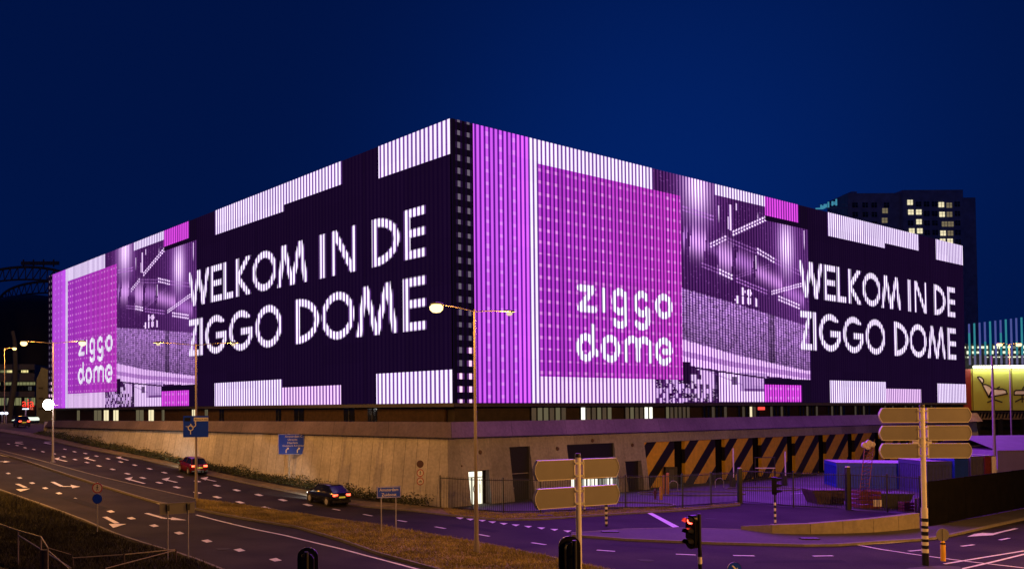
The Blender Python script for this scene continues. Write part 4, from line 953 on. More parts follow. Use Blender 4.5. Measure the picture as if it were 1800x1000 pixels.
# low concrete wall of blocks rising to the right
bw=[(1302,929.5),(1357,936.5),(1425,938),(1482,937),(1536,935),(1580,931.5),(1617,927.5)]; bt=[924,922,920,915.5,911,906,901.5]
W_=worldpts(bw,.12); blk_m=mat('concrete_block',(.22,.19,.145),.85,.14,5,big=.15,bigscale=.8)
t=thing('low_concrete_wall','low pale concrete block wall beside the entry road, rising to the right','wall',(W_[0][0],W_[0][1],.12))
for i in range(len(W_)-1):
    a,b=W_[i],W_[i+1]; d=(b-a)/np.linalg.norm(b-a); n_=np.array([-d[1],d[0]]); 
    if n_[1]<0: n_=-n_
    za=.12+max(.15,(bw[i][1]-bt[i])*a[1]/F)-.0; zb_=.12+(bw[i+1][1]-bt[i+1])*b[1]/F
    a2=a+d*.012; b2=b-d*.012; l=t.location
    P=[(*a2,.1),(*b2,.1),(*(b2+n_*.35),.1),(*(a2+n_*.35),.1),(*a2,za),(*b2,zb_),(*(b2+n_*.35),zb_),(*(a2+n_*.35),za)]
    mb=MB(); mb.hexa([(q[0]-l[0],q[1]-l[1],q[2]-l[2]) for q in P]); mb.build('wall_block',blk_m,t)
# black hoarding
a=Gd(1634,924); b=Gd(1800,894); d=(b-a)/np.linalg.norm(b-a); b=a+d*42
t=thing('black_hoarding','tall solid black hoarding along the road at the right','hoarding',(a[0],a[1],0)); an=math.atan2(d[1],d[0]); t.rotation_euler=(0,0,an)
hb=mat('hoarding_black',(.004,.0035,.0035),.95,.4,1.5,spec=.1)
for k in range(17):
    mb=MB(); mb.box((1.25+k*2.5,0,1.3+.012*k),(2.48,.05,2.55)); mb.build('hoarding_panel',hb,t)
    mb=MB(); mb.box((k*2.5,.07,1.28),(.07,.08,2.5)); mb.build('post',darksteel,t)
# ------------------------------------------------------------------ yard things
def container(label,p,rz,L_,Wd,h_,m,plain=False,group='containers in the yard'):
    t=thing('container',label,'container',(p[0],p[1],0),rz,group); mb=MB(); n=int(L_/.28)
    mb.box((L_/2,Wd/2,h_/2+.06),(L_-.12,Wd-.12,h_-.12))
    if not plain:
        for k in range(n):
            x=.12+(L_-.24)*(k+.5)/n
            mb.box((x,.055,h_/2+.06),((L_-.24)/n*.55,.05,h_-.5))
        for k in range(int(Wd/.28)): 
            y=.12+(Wd-.24)*(k+.5)/int(Wd/.28); mb.box((.055,y,h_/2+.06),(.05,(Wd-.24)/int(Wd/.28)*.55,h_-.5)); mb.box((L_-.055,y,h_/2+.06),(.05,(Wd-.24)/int(Wd/.28)*.55,h_-.5))
    mb.build('body',m,t)
    mb=MB()
    for z,hh in ((.1,.2),(h_-.14,.28 if not plain else .14)):
        mb.box((L_/2,.03,z),(L_,.06,hh)); mb.box((L_/2,Wd-.03,z),(L_,.06,hh)); mb.box((.03,Wd/2,z),(.06,Wd-.12,hh)); mb.box((L_-.03,Wd/2,z),(.06,Wd-.12,hh))
    for x in (.05,L_-.05):
        for y in (.05,Wd-.05): mb.box((x,y,h_/2),(.102,.102,h_-.03))
    mb.build('frame',m,t)
    mb=MB(); mb.box((L_/2,Wd/2,h_+.03),(L_+.04,Wd+.04,.05)); mb.build('roof',roofg,t)
    return t
p=G(1471,857); container('long blue container with a pale roof behind the yard fence',(p[0],p[1]),-.30,7.6,4.4,2.1,bluecont)
mb=MB()
p2=atd(1629,812,70); container('grey corrugated container between the tall signpost and the blue cabin',(p2[0],p2[1]),-.08,2.0,4,EYE-(813-714)*70/F+.05,mat('grey_blue_container',(.05,.055,.13),.5,.15,3))
p2=atd(1677.5,808,69.5); container('plain bright blue cabin behind the black hoarding',(p2[0],p2[1]),-.02,1.22,4,EYE-(810-714)*69.5/F+.2,bluecont,True)
p2=atd(1706,808,69.2); container('small grey corrugated container right of the blue cabin',(p2[0],p2[1]),-.02,1.05,4,EYE-(808-714)*69.2/F+.2,mat('grey_container',(.07,.065,.10),.5,.15,3))
p2=atd(1731,800,69); container('narrow red container end beside the pale tent',(p2[0],p2[1]),0,.52,3,EYE-(805-714)*69/F+.1,redpaint,True)
p2=atd(1742,802,69); container('narrow white container end beside the pale tent',(p2[0],p2[1]),0,.4,3,EYE-(805-714)*69/F+.1,whitep,True)
p2=atd(1753,790,80); t=thing('white_tent','long pale tent lit lilac behind the black hoarding','tent',(p2[0],p2[1],0),.0)
mb=MB(); zt=EYE-(793-714)*80/F; mb.prism([(0,0),(14,0),(14,zt+.1),(0,zt)],0,9); mb.build('wall',lilac,t)
mb=MB(); mb.face([(-.1,-.1,zt+.02),(14.1,-.1,zt+.12),(14.1,4.5,zt+1.3),(-.1,4.5,zt+1.2)]); mb.face([(-.1,9.1,zt+.02),(14.1,9.1,zt+.12),(14.1,4.5,zt+1.3),(-.1,4.5,zt+1.2)]); mb.build('roof',lilac,t)
# lattice mast with lamps on a red base
p=G(1522,893); t=thing('lattice_mast','red lattice mast with a clump of lamps standing on a red crate','lighting mast',(p[0],p[1],0))
mb=MB(); 
for z in (.2,.5,.8,1.1): 
    for y in (-.55,.55): mb.box((0,y,z),(1.4,.05,.20))
    for x in (-.68,.68): mb.box((x,0,z),(.05,1.1,.20))
mb.box((0,0,.15),(1.34,1.0,.2)); mb.build('crate_base',redpaint,t)
mb=MB(); x0,x1=-.32,.32; topz=4.1; top=(.55,.5)
for s_ in (-.3,.3): mb.tube((s_-.1,0,1.1),(s_+.62,.5,topz),.028,n=6)
for k in range(12):
    f=k/11; mb.tube((-.4+.72*f,.5*f,1.15+(topz-1.2)*f),(.2+.72*f,.5*f,1.15+(topz-1.2)*f),.02,n=6)
    if k<11: f2=(k+1)/11; mb.tube((-.4+.72*f,.5*f,1.15+(topz-1.2)*f),(.2+.72*f2,.5*f2,1.15+(topz-1.2)*f2),.013,n=5)
mb.build('ladder',redpaint,t)
mb=MB()
for dx,dz,r in ((.3,.15,.2),(.6,.28,.22),(.85,.2,.18),(.5,.05,.2)): mb.lathe([(0,-.1),(r,-.06),(r*1.05,.05),(r*.5,.16),(0,.18)],(dx+.0,.5,topz+dz),12,axis='Y')
mb.build('lamp_cluster',mat('pale_lamp_housing',(.5,.42,.45),.5),t,smooth=True)
mb=MB(); mb.box((.42,-.62,.42),(.55,.03,.45)); mb.build('white_plate',whitep,t)
# skip
def skip(label,px,py,L_,rz,m):
    p=G(px,py); t=thing('waste_skip',label,'skip',(p[0],p[1],0),rz,'skips in the yard'); mb=MB()
    P=[(.35,0),(L_-.35,0),(L_,.85),(L_+.02,1.0),(-.02,1.0),(0,.85)]
    mb.prism(P,0,1.7); mb.build('body',m,t); mb=MB(); 
    for x in (.6,1.3,2.0,2.6):
        if x<L_-.4: mb.box((x,-.03,.55),(.08,.05,.9))
    mb.box((L_/2,-.03,.97),(L_+.1,.06,.08)); mb.build('rib',m,t)
skip('low dark skip behind the fence left of the red mast',1430,886,2.4,-.05,mat('skip_brown',(.05,.025,.018),.7,.3,3)); skip('low black skip behind the fence right of the red mast',1545,893,2.2,-.1,mat('skip_black',(.012,.012,.012),.7,.3,3))
p=G(1594,899); t=thing('red_crate','small red slatted crate beside upright planks at the fence end','crate',(p[0],p[1],0)); mb=MB()
for z in (.12,.34,.56): 
    for y in (-.3,.3): mb.box((0,y,z),(.7,.03,.16))
    for x in (-.34,.34): mb.box((x,0,z),(.03,.6,.16))
mb.box((0,0,.04),(.7,.6,.05)); mb.build('slats',redpaint,t)
p=G(1610,901); wood=mat('pale_timber',(.38,.30,.20),.8,.25,6)
for k,(dx,hh,lab) in enumerate(((0,.95,'upright pale plank, the left one of two at the fence end'),(.2,1.0,'upright pale plank, the right one of two at the fence end'))):
    mb=MB(); mb.box((p[0]+dx,p[1],hh/2),(.11,.10,hh)); tag(mb.build('plank',wood),lab,'plank','upright planks at the fence end')
# barriers
def barrier(label,px,py,topy):
    p=G(px,py); t=thing('barrier',label,'barrier',(p[0],p[1],0),0,'raised barriers in the yard'); zt=(py-topy)*p[1]/F
    mb=MB(); mb.box((0,0,.55),(.36,.36,1.1)); mb.build('cabinet',darksteel,t); mb=MB(); mb.tube((.0,-.22,.9),(.0,-.22,zt),.05,n=10); mb.build('arm',whitep,t)
barrier('raised white barrier arm before the third striped bay',1288,856,787); barrier('raised white barrier arm before the fourth striped bay',1379,853,793)
p=G(1328,852); q=G(1363,852); t=thing('portal_frame','thin dark portal frame with a white crossbar in front of the bays','frame',(p[0],p[1],0)); l=q[0]-p[0]; k=p[1]/F
mb=MB(); 
for x in (0,l): mb.box((x,0,.5*(852-804)*k),(.07,.07,(852-804)*k))
mb.box((l/2,0,(852-804)*k+.02),(l+.1,.07,.07)); mb.build('frame',darksteel,t); mb=MB(); mb.box((l/2,-.05,(852-822)*k),(l,.05,.09)); mb.build('crossbar',whitep,t)
def bollard(label,px,py,h_,r,m,cat='bollard'):
    p=G(px,py); mb=MB(); mb.lathe([(0,0),(r,0),(r,h_-.06),(r*.7,h_),(0,h_+.01)],(p[0],p[1],p[2]),14); tag(mb.build('bollard',m,smooth=True),label,cat,'bollards before the striped bays')
bollard('yellow bollard standing in front of the first striped bay',1162,878,.95,.10,yellowp)
bollard('tall orange bollard before the first striped bay',1174,870,1.75,.12,mat('orange_paint',(.42,.16,.01),.5,.1,4)); bollard('second orange bollard close behind the yellow one',1167,868,1.5,.1,mat('orange_paint',(.4,.16,.01)))
p=G(1152,877); t=thing('fire_hydrant','small red hydrant inside the fence left of the yellow bollard','hydrant',(p[0],p[1],0)); mb=MB(); mb.lathe([(0,0),(.14,0),(.14,.08),(.09,.1),(.09,.62),(.12,.64),(.12,.70),(.06,.80),(0,.82)],n=14); mb.build('body',redpaint,t,smooth=True); mb=MB(); mb.tube((-.17,0,.5),(.17,0,.5),.05,n=8); mb.build('outlet',redpaint,t)
def bike_stand(label,px,py):
    p=G(px,py); mb=MB(); pts=[(p[0]-.35,p[1],0),(p[0]-.35,p[1],.55)]+[(p[0]-.35*math.cos(R(a)),p[1],.55+.3*math.sin(R(a))) for a in range(0,181,20)]+[(p[0]+.35,p[1],0)]; mb.path(pts,.03,8); tag(mb.build('bike_stand',steel),label,'bike stand','hoops before the striped bays')
bike_stand('steel hoop before the first striped bay',1184,862); bike_stand('steel hoop before the second striped bay',1265,857)
for lab,px,py,c in (('black switch cabinet before the first striped bay',1187,858,(.02,.02,.022)),):
    p=G(px,py); t=thing('switch_cabinet',lab,'cabinet',(p[0]-.5,p[1]+1,0)); mb=MB(); mb.box((.5,0,.9),(1.0,.5,1.8)); mb.build('body',darksteel,t); mb=MB(); mb.box((.5,-.27,1.0),(.42,.02,1.2)); mb.build('door',mat('cabinet_door',(.04,.04,.045),.5),t)
# yard islands with pale kerbs
def kerb_ring(px,py,rx,ry):
    p=G(px,py); pts=[p[:2]+np.array([rx*math.cos(2*math.pi*k/24),ry*math.sin(2*math.pi*k/24)]) for k in range(25)]
    structure(strip(pts,.18,.11,'kerb',kerbm,.12,.6))
kerb_ring(1100,888,3.4,1.6); kerb_ring(1215,868,4.2,1.6); kerb_ring(1340,860,3.0,1.5)
for a,b in (((1120,890),(1200,887)),((1230,880),(1300,874)),((1390,868),(1470,862))):
    m_=MB(); A_,B_=Gd(*a),Gd(*b); d=(B_-A_)/np.linalg.norm(B_-A_); n_=np.array([-d[1],d[0]])*.06; m_.face([(*(A_+n_),.024),(*(B_+n_),.024),(*(B_-n_),.024),(*(A_-n_),.024)]); structure(m_.build('yard_markings',paint))
# ------------------------------------------------------------------ near left rails
rail=mat('weathered_rail',(.24,.20,.17),.6,.2,5)
def lvl(px,py,pos): # height of a pixel above a known plan position
    return EYE+ray(px,py)[2]*pos[1]/ray(px,py)[1]
B1=[Gd(-25,985),Gd(32,995),Gd(72,1003),Gd(84,1012)]
t=thing('guard_railing','weathered steel guard railing with a slanting brace at the bottom left corner','railing',(*B1[1],0))
o=np.array([*B1[1],0]); hs=[lvl(-25,912,B1[0]),lvl(32,932,B1[1]),lvl(72,943,B1[2]),lvl(83,962,B1[3])]
for b_,h_ in zip(B1,hs): mb=MB(); mb.tube(np.array([*b_,0])-o,np.array([*b_,h_])-o,.035,n=8); mb.build('post',rail,t)
mb=MB(); mb.path([np.array([*b_,h_])-o for b_,h_ in zip(B1,hs)],.03,8); e_=Gd(125,1008); mb.tube(np.array([*B1[3],hs[3]])-o,np.array([*e_,lvl(118,974,e_)])-o,.015,n=6); mb.build('top_rail',rail,t)
mb=MB(); mb.tube(np.array([*B1[1],hs[1]-.2])-o,np.array([*e_,lvl(100,998,e_)])-o,.03,n=8); mb.tube(np.array([*B1[3],hs[3]-.1])-o,np.array([*e_,lvl(118,1002,e_)])-o,.018,n=8); mb.build('brace',steel,t)
mb=MB(); c=Gd(77,1010); c=np.array([*c,0])-o; mb.box((c[0],c[1],.55),(.3,.12,1.1)); mb.build('wide_post',mat('dark_timber',(.05,.035,.03),.8,.3,5),t)
B2=[Gd(128,1003),Gd(218,1000),Gd(309,988)]; h2=[lvl(128,980,B2[0]),lvl(218,974,B2[1]),lvl(309,965,B2[2])]
t=thing('rail_fence','low post and rail fence on the verge beside the near road','fence',(*B2[0],0)); o=np.array([*B2[0],0])
for b_,h_ in zip(B2,h2): mb=MB(); mb.tube(np.array([*b_,0])-o,np.array([*b_,h_+.03])-o,.045,n=8); mb.build('post',mat('dark_timber',(.05,.035,.03),.8,.3,5),t)
mb=MB(); mb.path([np.array([*b_,h_])-o for b_,h_ in zip(B2,h2)],.025,8); e2=Gd(185,1012); mb.tube(np.array([*B2[2],h2[2]-.03])-o,np.array([*e2,.35])-o,.025,n=8); mb.build('rail',rail,t)
# ------------------------------------------------------------------ hedge and grass
def leaf(vs,fs,c,s_):
    a=rng.random(3)*2-1; a/=np.linalg.norm(a)+1e-6; b=np.cross(a,rng.random(3)*2-1); b/=np.linalg.norm(b)+1e-6
    i=len(vs); vs+=[c+a*s_,c+b*s_*.5,c-a*s_,c-b*s_*.5]; fs.append((i,i+1,i+2,i+3))
vs=[];fs=[]; ncl=int(LP/.45); 
for k in range(ncl):
    s_=1.5+(LP-2)*k/ncl+rng.random()*.5
    hgt=(.40+.45*rng.random()**2)*(.8+.25*math.sin(s_*.9))+(.35 if rng.random()<.06 else 0)
    for j in range(3):
        c0_=np.array(PL(s_+rng.normal()*.15,.45+j*.42+rng.random()*.2,0)); g0=H(c0_[0],c0_[1])
        for q in range(38):
            u=rng.normal(size=3)*np.array([.26,.26,.0]); z=hgt*rng.random()**.7*(1-.25*j)
            leaf(vs,fs,np.array([c0_[0]+u[0],c0_[1]+u[1],g0+.08+z]),.055+.05*rng.random())
mb=MB(); mb.v=[tuple(v) for v in vs]; mb.f=fs; mb.m=[0]*len(fs); mb.uv=[None]*len(fs)
tag(mb.build('ground_ivy',leafm,recalc=False),'dark leafy ground cover along the foot of the concrete wall','ground cover',kind='stuff')
def blades(A,B,n,name,label,h0,h1,m,dz):
    la=[np.linalg.norm(A[k+1]-A[k])*.5*(np.linalg.norm(A[k]-B[k])+np.linalg.norm(A[k+1]-B[k+1])) for k in range(len(A)-1)]; pr=np.array(la)/sum(la)
    vs=[];fs=[]; seg=rng.choice(len(pr),n,p=pr); 
    for k in seg:
        u,v=rng.random(2); a=A[k]*(1-u)+A[k+1]*u; b=B[k]*(1-u)+B[k+1]*u; p=a*(1-v)+b*v
        nse=math.sin(p[0]*.9+math.sin(p[1]*.7)*2)*math.sin(p[1]*1.1+1)
        h_=(h0+(h1-h0)*rng.random())*(1+.5*nse); an=rng.random()*6.283; wd=.018+.012*rng.random(); dx,dy=math.cos(an)*wd,math.sin(an)*wd; lx,ly=rng.normal(size=2)*h_*.45
        z=H(p[0],p[1])+dz; i=len(vs); vs+=[(p[0]-dx,p[1]-dy,z),(p[0]+dx,p[1]+dy,z),(p[0]+lx,p[1]+ly,z+h_)]; fs.append((i,i+1,i+2))
    mb=MB(); mb.v=vs; mb.f=fs; mb.m=[0]*len(fs); mb.uv=[None]*len(fs); tag(mb.build(name,m,recalc=False),label,'grass',kind='stuff')
blades(UW[6:],LW[6:],42000,'grass','dry short grass covering the widening median',.05,.13,bladem,.12)
blades(VA[9:],VB[9:],9000,'grass','thin grass on the verge below the yard fence',.04,.10,bladem,.1)
EA=[p*.985 for p in NEARW[1:13]]; EB=[p*.62 for p in NEARW[1:13]]
blades(EA,EB,60000,'grass','rough dark grass on the near left embankment',.08,.28,mat('dark_grass_blade',(.028,.026,.010),.85,.5,.6),-.02)
# ------------------------------------------------------------------ far background
# high-rise
D=262; kx=D/F; xa=lambda px,d=D:atd(px,600,d)[0]; za=lambda px,py,d=D:atd(px,py,d)[2]
t=thing('tower_block','dark high-rise block with a few lit windows behind the right end of the hall','building',(xa(1590),D,0)); o=np.array([xa(1590),D,0])
def tb(mb,p0,p1,ptop,dep,y0=0,mi=0): 
    x0,x1=xa(p0),xa(p1); z=za((p0+p1)/2,ptop); mb.box(((x0+x1)/2-o[0],y0+dep/2,z/2),(x1-x0,dep,z),mi)
mb=MB(); tb(mb,1500,1592,338,11,1.2); tb(mb,1592.3,1699,334,26); tb(mb,1699.3,1725,346,22,1.0); mb.build('wall',towerm,t)
mb=MB(); tb(mb,1516,1526,331,5,4.0); tb(mb,1604,1690,331,14,3); mb.build('roof_plant',towerm,t)
mb=MB(); x0=xa(1725)-o[0]; mb.box((x0+.45,8,za(1729,398)),(.8,6,3.2)); mb.build('balcony',towerm,t)
lit={(1605,356),(1606,373),(1620,373),(1620,390),(1607,406),(1621,406),(1660,360),(1661,377),(1662,410),(1661,424),(1674,424)}; dimw={(1674,361),(1674,377),(1675,410),(1565,369),(1564,386),(1665,394),(1676,394)}
warm2=emis('tower_window_lit',(1,.88,.55),.95); warm3=emis('tower_window_dim',(.75,.6,.35),.25); dkw=mat('tower_window_dark',(.006,.007,.012),.15)
def twin(px,py,m):
    x=xa(px)-o[0]; y0=-.05 if px>1592 and px<1699 else 1.15; z=za(px,py); mb=MB(); mb.box((x,y0,z),(1.55,.08,1.45)); f_=mb.build('window',m,t); mb=MB(); mb.box((x,y0-.05,z),(.1,.06,1.45)); mb.box((x,y0-.05,z+.1),(1.55,.061,.08)); mb.build('window_frame',towerm,f_)
for q in lit: twin(*q,warm2)
for q in dimw: twin(*q,warm3)
for c in (1512,1530,1546,1568,1605,1620,1634,1648,1661,1675,1688):
    for r_ in range(13):
        py=359+r_*16.6; 
        if any(abs(c-a)<9 and abs(py-b)<9 for a,b in lit|dimw): continue
        if (c<1592 and r_>3) or (c>=1592 and r_>6): continue
        twin(c,py,dkw)
cy=emis('cyan_letters',(.12,.6,.9),.4)
for k,(px,py,wd,hh) in enumerate(((1447,366,2.2,.35),(1450,363,.35,1.2),(1453,364,.35,1.0),(1456,362,.35,1.3),(1459,361,.35,1.0),(1463,359,.35,1.6),(1470,357,.35,1.3),(1474,355,1.0,.3),(1477,355,.35,1.9),(1473,358,1.0,.3))):
    x=xa(px)-o[0]; mb=MB(); mb.box((x,.6,za(px,py)),(wd,.3,hh)); mb.build('neon_stroke',cy,t)
mb=MB(); mb.box((xa(1475)-o[0],1.0,za(1462,364)),(9.5,.1,.25)); mb.box((xa(1475)-o[0],1.0,za(1462,358)),(9.5,.1,.15)); mb.build('sign_bracket',towerm,t)
# building with glass fins and the chair billboard
D2=126; xb=lambda px,d=D2:atd(px,600,d)[0]; zb2=lambda px,py,d=D2:atd(px,py,d)[2]
t=thing('glass_fin_building','low building with tall glowing blue glass fins at the right edge','building',(xb(1700),D2+3,0)); o=np.array([xb(1700),D2+3,0])
def zz2(py,d): return atd(1760,py,d)[2]
mb=MB(); x0,x1=xb(1690)-o[0],xb(1900)-o[0]; mb.box(((x0+x1)/2,8.2,zz2(604,D2+9)/2),(x1-x0,4,zz2(604,D2+9))); mb.build('wall',mat('fin_building_wall',(.03,.035,.04),.6,.2,1),t)
wlit=emis('gallery_light',(.92,1.0,.72),1.1); wdm=emis('gallery_dim',(.45,.5,.38),.35)
for r_,(y0,y1) in enumerate(((607,613),(616,622),(626,628.5))):
    for k in range(26):
        px=1694+k*8+rng.random()*3; 
        if rng.random()<.2: continue
        mb=MB(); w_=(3+rng.random()*5)*D2/F; mb.box((atd(px,610,D2+9)[0]-o[0],6.1,(zz2(y0,D2+9)+zz2(y1,D2+9))/2),(w_,.1,abs(zz2(y0,D2+9)-zz2(y1,D2+9))*(.5+.5*rng.random()))); mb.build('gallery_window',wlit if rng.random()<.65 else wdm,t)
fin_t=emis('fin_teal',(.04,.30,.36),.75); fin_v=emis('fin_violet',(.10,.12,.42),.7); fin_low=emis('fin_grey',(.16,.15,.28),.7)
for k in range(17):
    px=1704+k*9.25; x=xb(px,D2+3)-o[0]; ztop=zz2(569-k*1.1,D2+3); zm_=zz2(600 if k%2 else 585,D2+3); zbt=zz2(641,D2+3)
    mb=MB(); mb.box((x,0,(ztop+zm_)/2),(.17,.16,ztop-zm_)); f_=mb.build('glass_fin',(fin_v,fin_t,fin_v)[k%3],t)
    mb=MB(); mb.box((x,0,(zm_+zz2(624,D2+3))/2),(.18,.17,zm_-zz2(624,D2+3)-.01)); mb.build('middle_section',(fin_t,fin_t,fin_v)[k%3],f_); mb=MB(); mb.box((x,0,(zz2(624,D2+3)+zbt)/2),(.19,.18,zz2(624,D2+3)-zbt-.01)); mb.build('lower_section',fin_low,f_)
t=thing('chair_billboard','long yellow green billboard with drawn lounge chairs below the glass fins','billboard',(xb(1706),D2,0)); o=np.array([xb(1706),D2,0])
zt_,zb_=zz2(648,D2),zz2(721,D2); x1=xb(1900)-o[0]
green=mat('billboard_green',(.40,.44,.09),.6,.05,.5); mb=MB(); mb.box((x1/2,0.2,(zt_+zb_)/2),(x1,.3,zt_-zb_)); mb.build('panel',green,t)
mb=MB(); xr0,xr1=xb(1693)-o[0],-.02; mb.box(((xr0+xr1)/2,.2,(zt_+zb_)/2),(xr1-xr0,.28,zt_-zb_)); mb.build('red_panel',mat('billboard_red',(.25,.03,.03),.6),t)
mb=MB(); mb.box((x1/2,-.55,zt_+.25),(x1,.25,.28)); mb.build('light_strip',emis('billboard_strip',(1,1,.74),22),t)
mb=MB()
for px in (1708,1744,1777): mb.box((xb(px)-o[0],.02,(zt_+zb_)/2),(.10,.06,zt_-zb_))
mb.build('panel_joint',mat('joint_dark',(.12,.11,.02),.6),t)
def cp(x_,y_): return (xb(1640+x_/5)-o[0],zz2(540+y_/5,D2))
cw=mat('drawing_white',(.85,.78,.9),.6); ck=mat('drawing_black',(.02,.012,.02),.6)
ch=MB()
def shape(pts,fill=True,dx=0):
    P=[cp(a+dx,b) for a,b in pts]
    if fill: ch.face([(a,.035,b) for a,b in P],0)
    for a,b in zip(P,P[1:]+([P[0]] if fill else [])):
        v=Vector((b[0]-a[0],b[1]-a[1])); 
        if v.length<1e-4: continue
        v.normalize(); n_=Vector((-v.y,v.x))*.10; e_=v*.06
        ch.face([(a[0]-e_.x+n_.x,.02,a[1]-e_.y+n_.y),(a[0]-e_.x-n_.x,.02,a[1]-e_.y-n_.y),(b[0]+e_.x-n_.x,.02,b[1]+e_.y-n_.y),(b[0]+e_.x+n_.x,.02,b[1]+e_.y+n_.y)],1)
shape([(385,612),(400,608),(420,615),(436,632),(438,652),(425,670)])
shape([(425,678),(455,676),(490,692),(510,715),(512,735),(480,790)])
shape([(480,788),(500,745),(530,715),(565,718),(600,716),(632,730),(642,760),(560,775)])
shape([(578,698),(552,712)],False); shape([(468,834),(525,810),(595,833)],False); shape([(528,780),(528,812)],False)
shape([(702,770),(704,742),(720,730),(800,728),(860,732),(870,770)]); shape([(712,830),(772,800),(850,832)],False); shape([(772,772),(772,834)],False); shape([(778,718),(790,700),(850,700)],False)
ch.build('chair_drawing',[cw,ck],t)
# steel deck below billboard
t=thing('steel_gantry','dark steel gantry with diagonal bracing under the billboard','gantry',(xb(1700),D2,0)); mb=MB(); L2=xb(1900)-xb(1700)
z0,z1=zz2(736,D2),zz2(724,D2)
mb.box((L2/2,1,z0),(L2,.3,.2)); mb.box((L2/2,1,z1),(L2,.3,.15)); n=34
for k in range(n): mb.tube((L2*k/n,1,z0),(L2*(k+.7)/n,1,z1),.09,n=5)
mb.build('truss',mat('gantry_steel',(.16,.13,.13),.6,.2,2),t)
for k in range(6): mb=MB(); mb.box((2+k*3.2,1,z0/2),(.4,.4,z0)); mb.build('column',darksteel,t)
mb=MB(); mb.box((L2/2,3.5,z0/2),(L2,.3,z0)); mb.build('back_wall',mat('under_deck_black',(.006,.006,.007),.8),t)
for px,py,w_,h_ in ((1727,778,.5,2.2),(1718,774,.3,2.6),(1733,780,.25,1.4)):
    mb=MB(); mb.box((xb(px)-xb(1700),3.3,zz2(py,D2+3)),(w_,.05,h_)); mb.build('doorway_light',dimwin if w_<.5 else emis('white_doorway',(.9,1,.9),.6),t)
# stadium on the left
D3=205; xs=lambda px,d=D3:atd(px,600,d)[0]; zs=lambda px,py,d=D3:atd(px,py,d)[2]
t=thing('stadium','dark domed stadium with arched roof trusses behind the left end of the hall','stadium',(xs(10),D3+20,0)); o=np.array([xs(10),D3+20,0])
mb=MB(); rx=xs(118)-xs(10); mb.lathe([(rx*1.0,-2),(rx*1.05,zs(10,600)),(rx*1.0,zs(10,545)),(rx*.86,zs(10,522)),(rx*.5,zs(10,506)),(0,zs(10,498))],n=48); mb.build('roof_shell',stadm,t,smooth=True)
trussm=mat('arch_steel',(.05,.06,.085),.6)
for j,(yk,pk) in enumerate(((-14,462),(6,466))):
    mb=MB(); pts=[];low=[]
    for k in range(25):
        a=math.pi*k/24; X_=rx*.98*math.cos(a); zz_=zs(40,515)+(zs(40,pk)-zs(40,515))*math.sin(a)**.8; pts.append((X_+2.5,yk,zz_)); low.append((X_*.94+2.5,yk,zz_-2.6*math.sin(a)-.4))
    mb.path(pts,.32,6); mb.path(low,.22,6)
    for a,b,c in zip(pts[:-1],low[:-1],low[1:]): mb.tube(a,b,.13,n=4); mb.tube(a,c,.13,n=4)
    mb.build('arch_truss',trussm,t)
mb=MB(); 
for k in range(4): mb.box((2+k*2.4,-14,zs(60,462)+.9),(.3,.3,1.8))
mb.box((6,-14,zs(60,462)+.9),(9,.6,.8)); mb.build('roof_gantry',trussm,t)
pts=[(22,582),(26,600),(27,640),(26,670),(21,700),(17,722),(16,735)]
t=thing('curved_mast','grey curved concrete mast leaning in front of the office block','mast',(xs(18,168),168,H(xs(18,168),168))); o=np.array(t.location)
mb=MB(); P=[np.array(atd(a,b,168))-o for a,b in pts]
for a,b,r in zip(P[:-1],P[1:],(.35,.42,.5,.55,.6,.65)): mb.tube(a,b,r,r*1.08,n=10)
mb.build('shaft',mat('mast_grey',(.10,.11,.13),.8,.2,1),t,smooth=True)
mb=MB(); e_=P[-1]; mb.box((e_[0],e_[1],e_[2]/2),(1.6,1.6,max(.6,abs(e_[2]))+1)); mb.build('foot',mat('mast_grey',(.1,.11,.13)),t)
# office block with red letters
D4=182; xo=lambda px,d=D4:atd(px,600,d)[0]; zo=lambda px,py,d=D4:atd(px,py,d)[2]
gz=H(xo(30),D4); t=thing('office_block','pale banded office block with yellow lit windows and red letters at the left edge','building',(xo(0),D4,gz)); o=np.array([xo(0),D4,gz])
X0,X1=xo(-60)-o[0],xo(61)-o[0]
for y0,y1 in ((640,649.5),(656,670),(688,697)): 
    mb=MB(); z1_,z0_=zo(30,y0)-gz,zo(30,y1)-gz; mb.box(((X0+X1)/2,.2,(z0_+z1_)/2),(X1-X0,.6,z1_-z0_)); mb.build('facade_band',officem,t)
mb=MB(); zt_=zo(30,640.4)-gz; mb.box(((X0+X1)/2,6.6,zt_/2-1),(X1-X0-.1,12,zt_+2)); mb.build('wall',mat('office_dark',(.02,.022,.025),.5),t)
yw=emis('office_lit',(1,.85,.35),.9); gw=emis('office_dim',(.55,.55,.25),.35); dkg=glassd
for row,(y0,y1,pat) in enumerate(((650.5,654.5,'YYDDGGYYYD'),(671.5,676.5,'GGGGDGGGGG'),(679,686,'DDgDDDDgDD'),(699,712,'DGgGGgGDGG'))):
    for k in range(14):
        px=-24+k*6.1; c=pat[k%10]; mb=MB(); mb.box((xo(px+2.8)-o[0],.3,(zo(30,y0)+zo(30,y1))/2-gz),(5.3*D4/F,.3,zo(30,y0)-zo(30,y1))); w_=mb.build('window',{'Y':yw,'G':gw,'D':dkg,'g':emis('office_faint',(.4,.4,.35),.12)}[c],t)
        mb=MB(); mb.box((xo(px+2.8)-o[0],.12,(zo(30,y0)+zo(30,y1))/2-gz),(.08,.06,zo(30,y0)-zo(30,y1))); mb.build('mullion',darksteel,w_)
mb=MB(); mb.text('aja',2.35,(xo(51)-o[0],zo(51,708.5)-gz),-.45); mb.build('red_letters',emis('red_neon',(1,.05,.03),1.5),t,recalc=False)
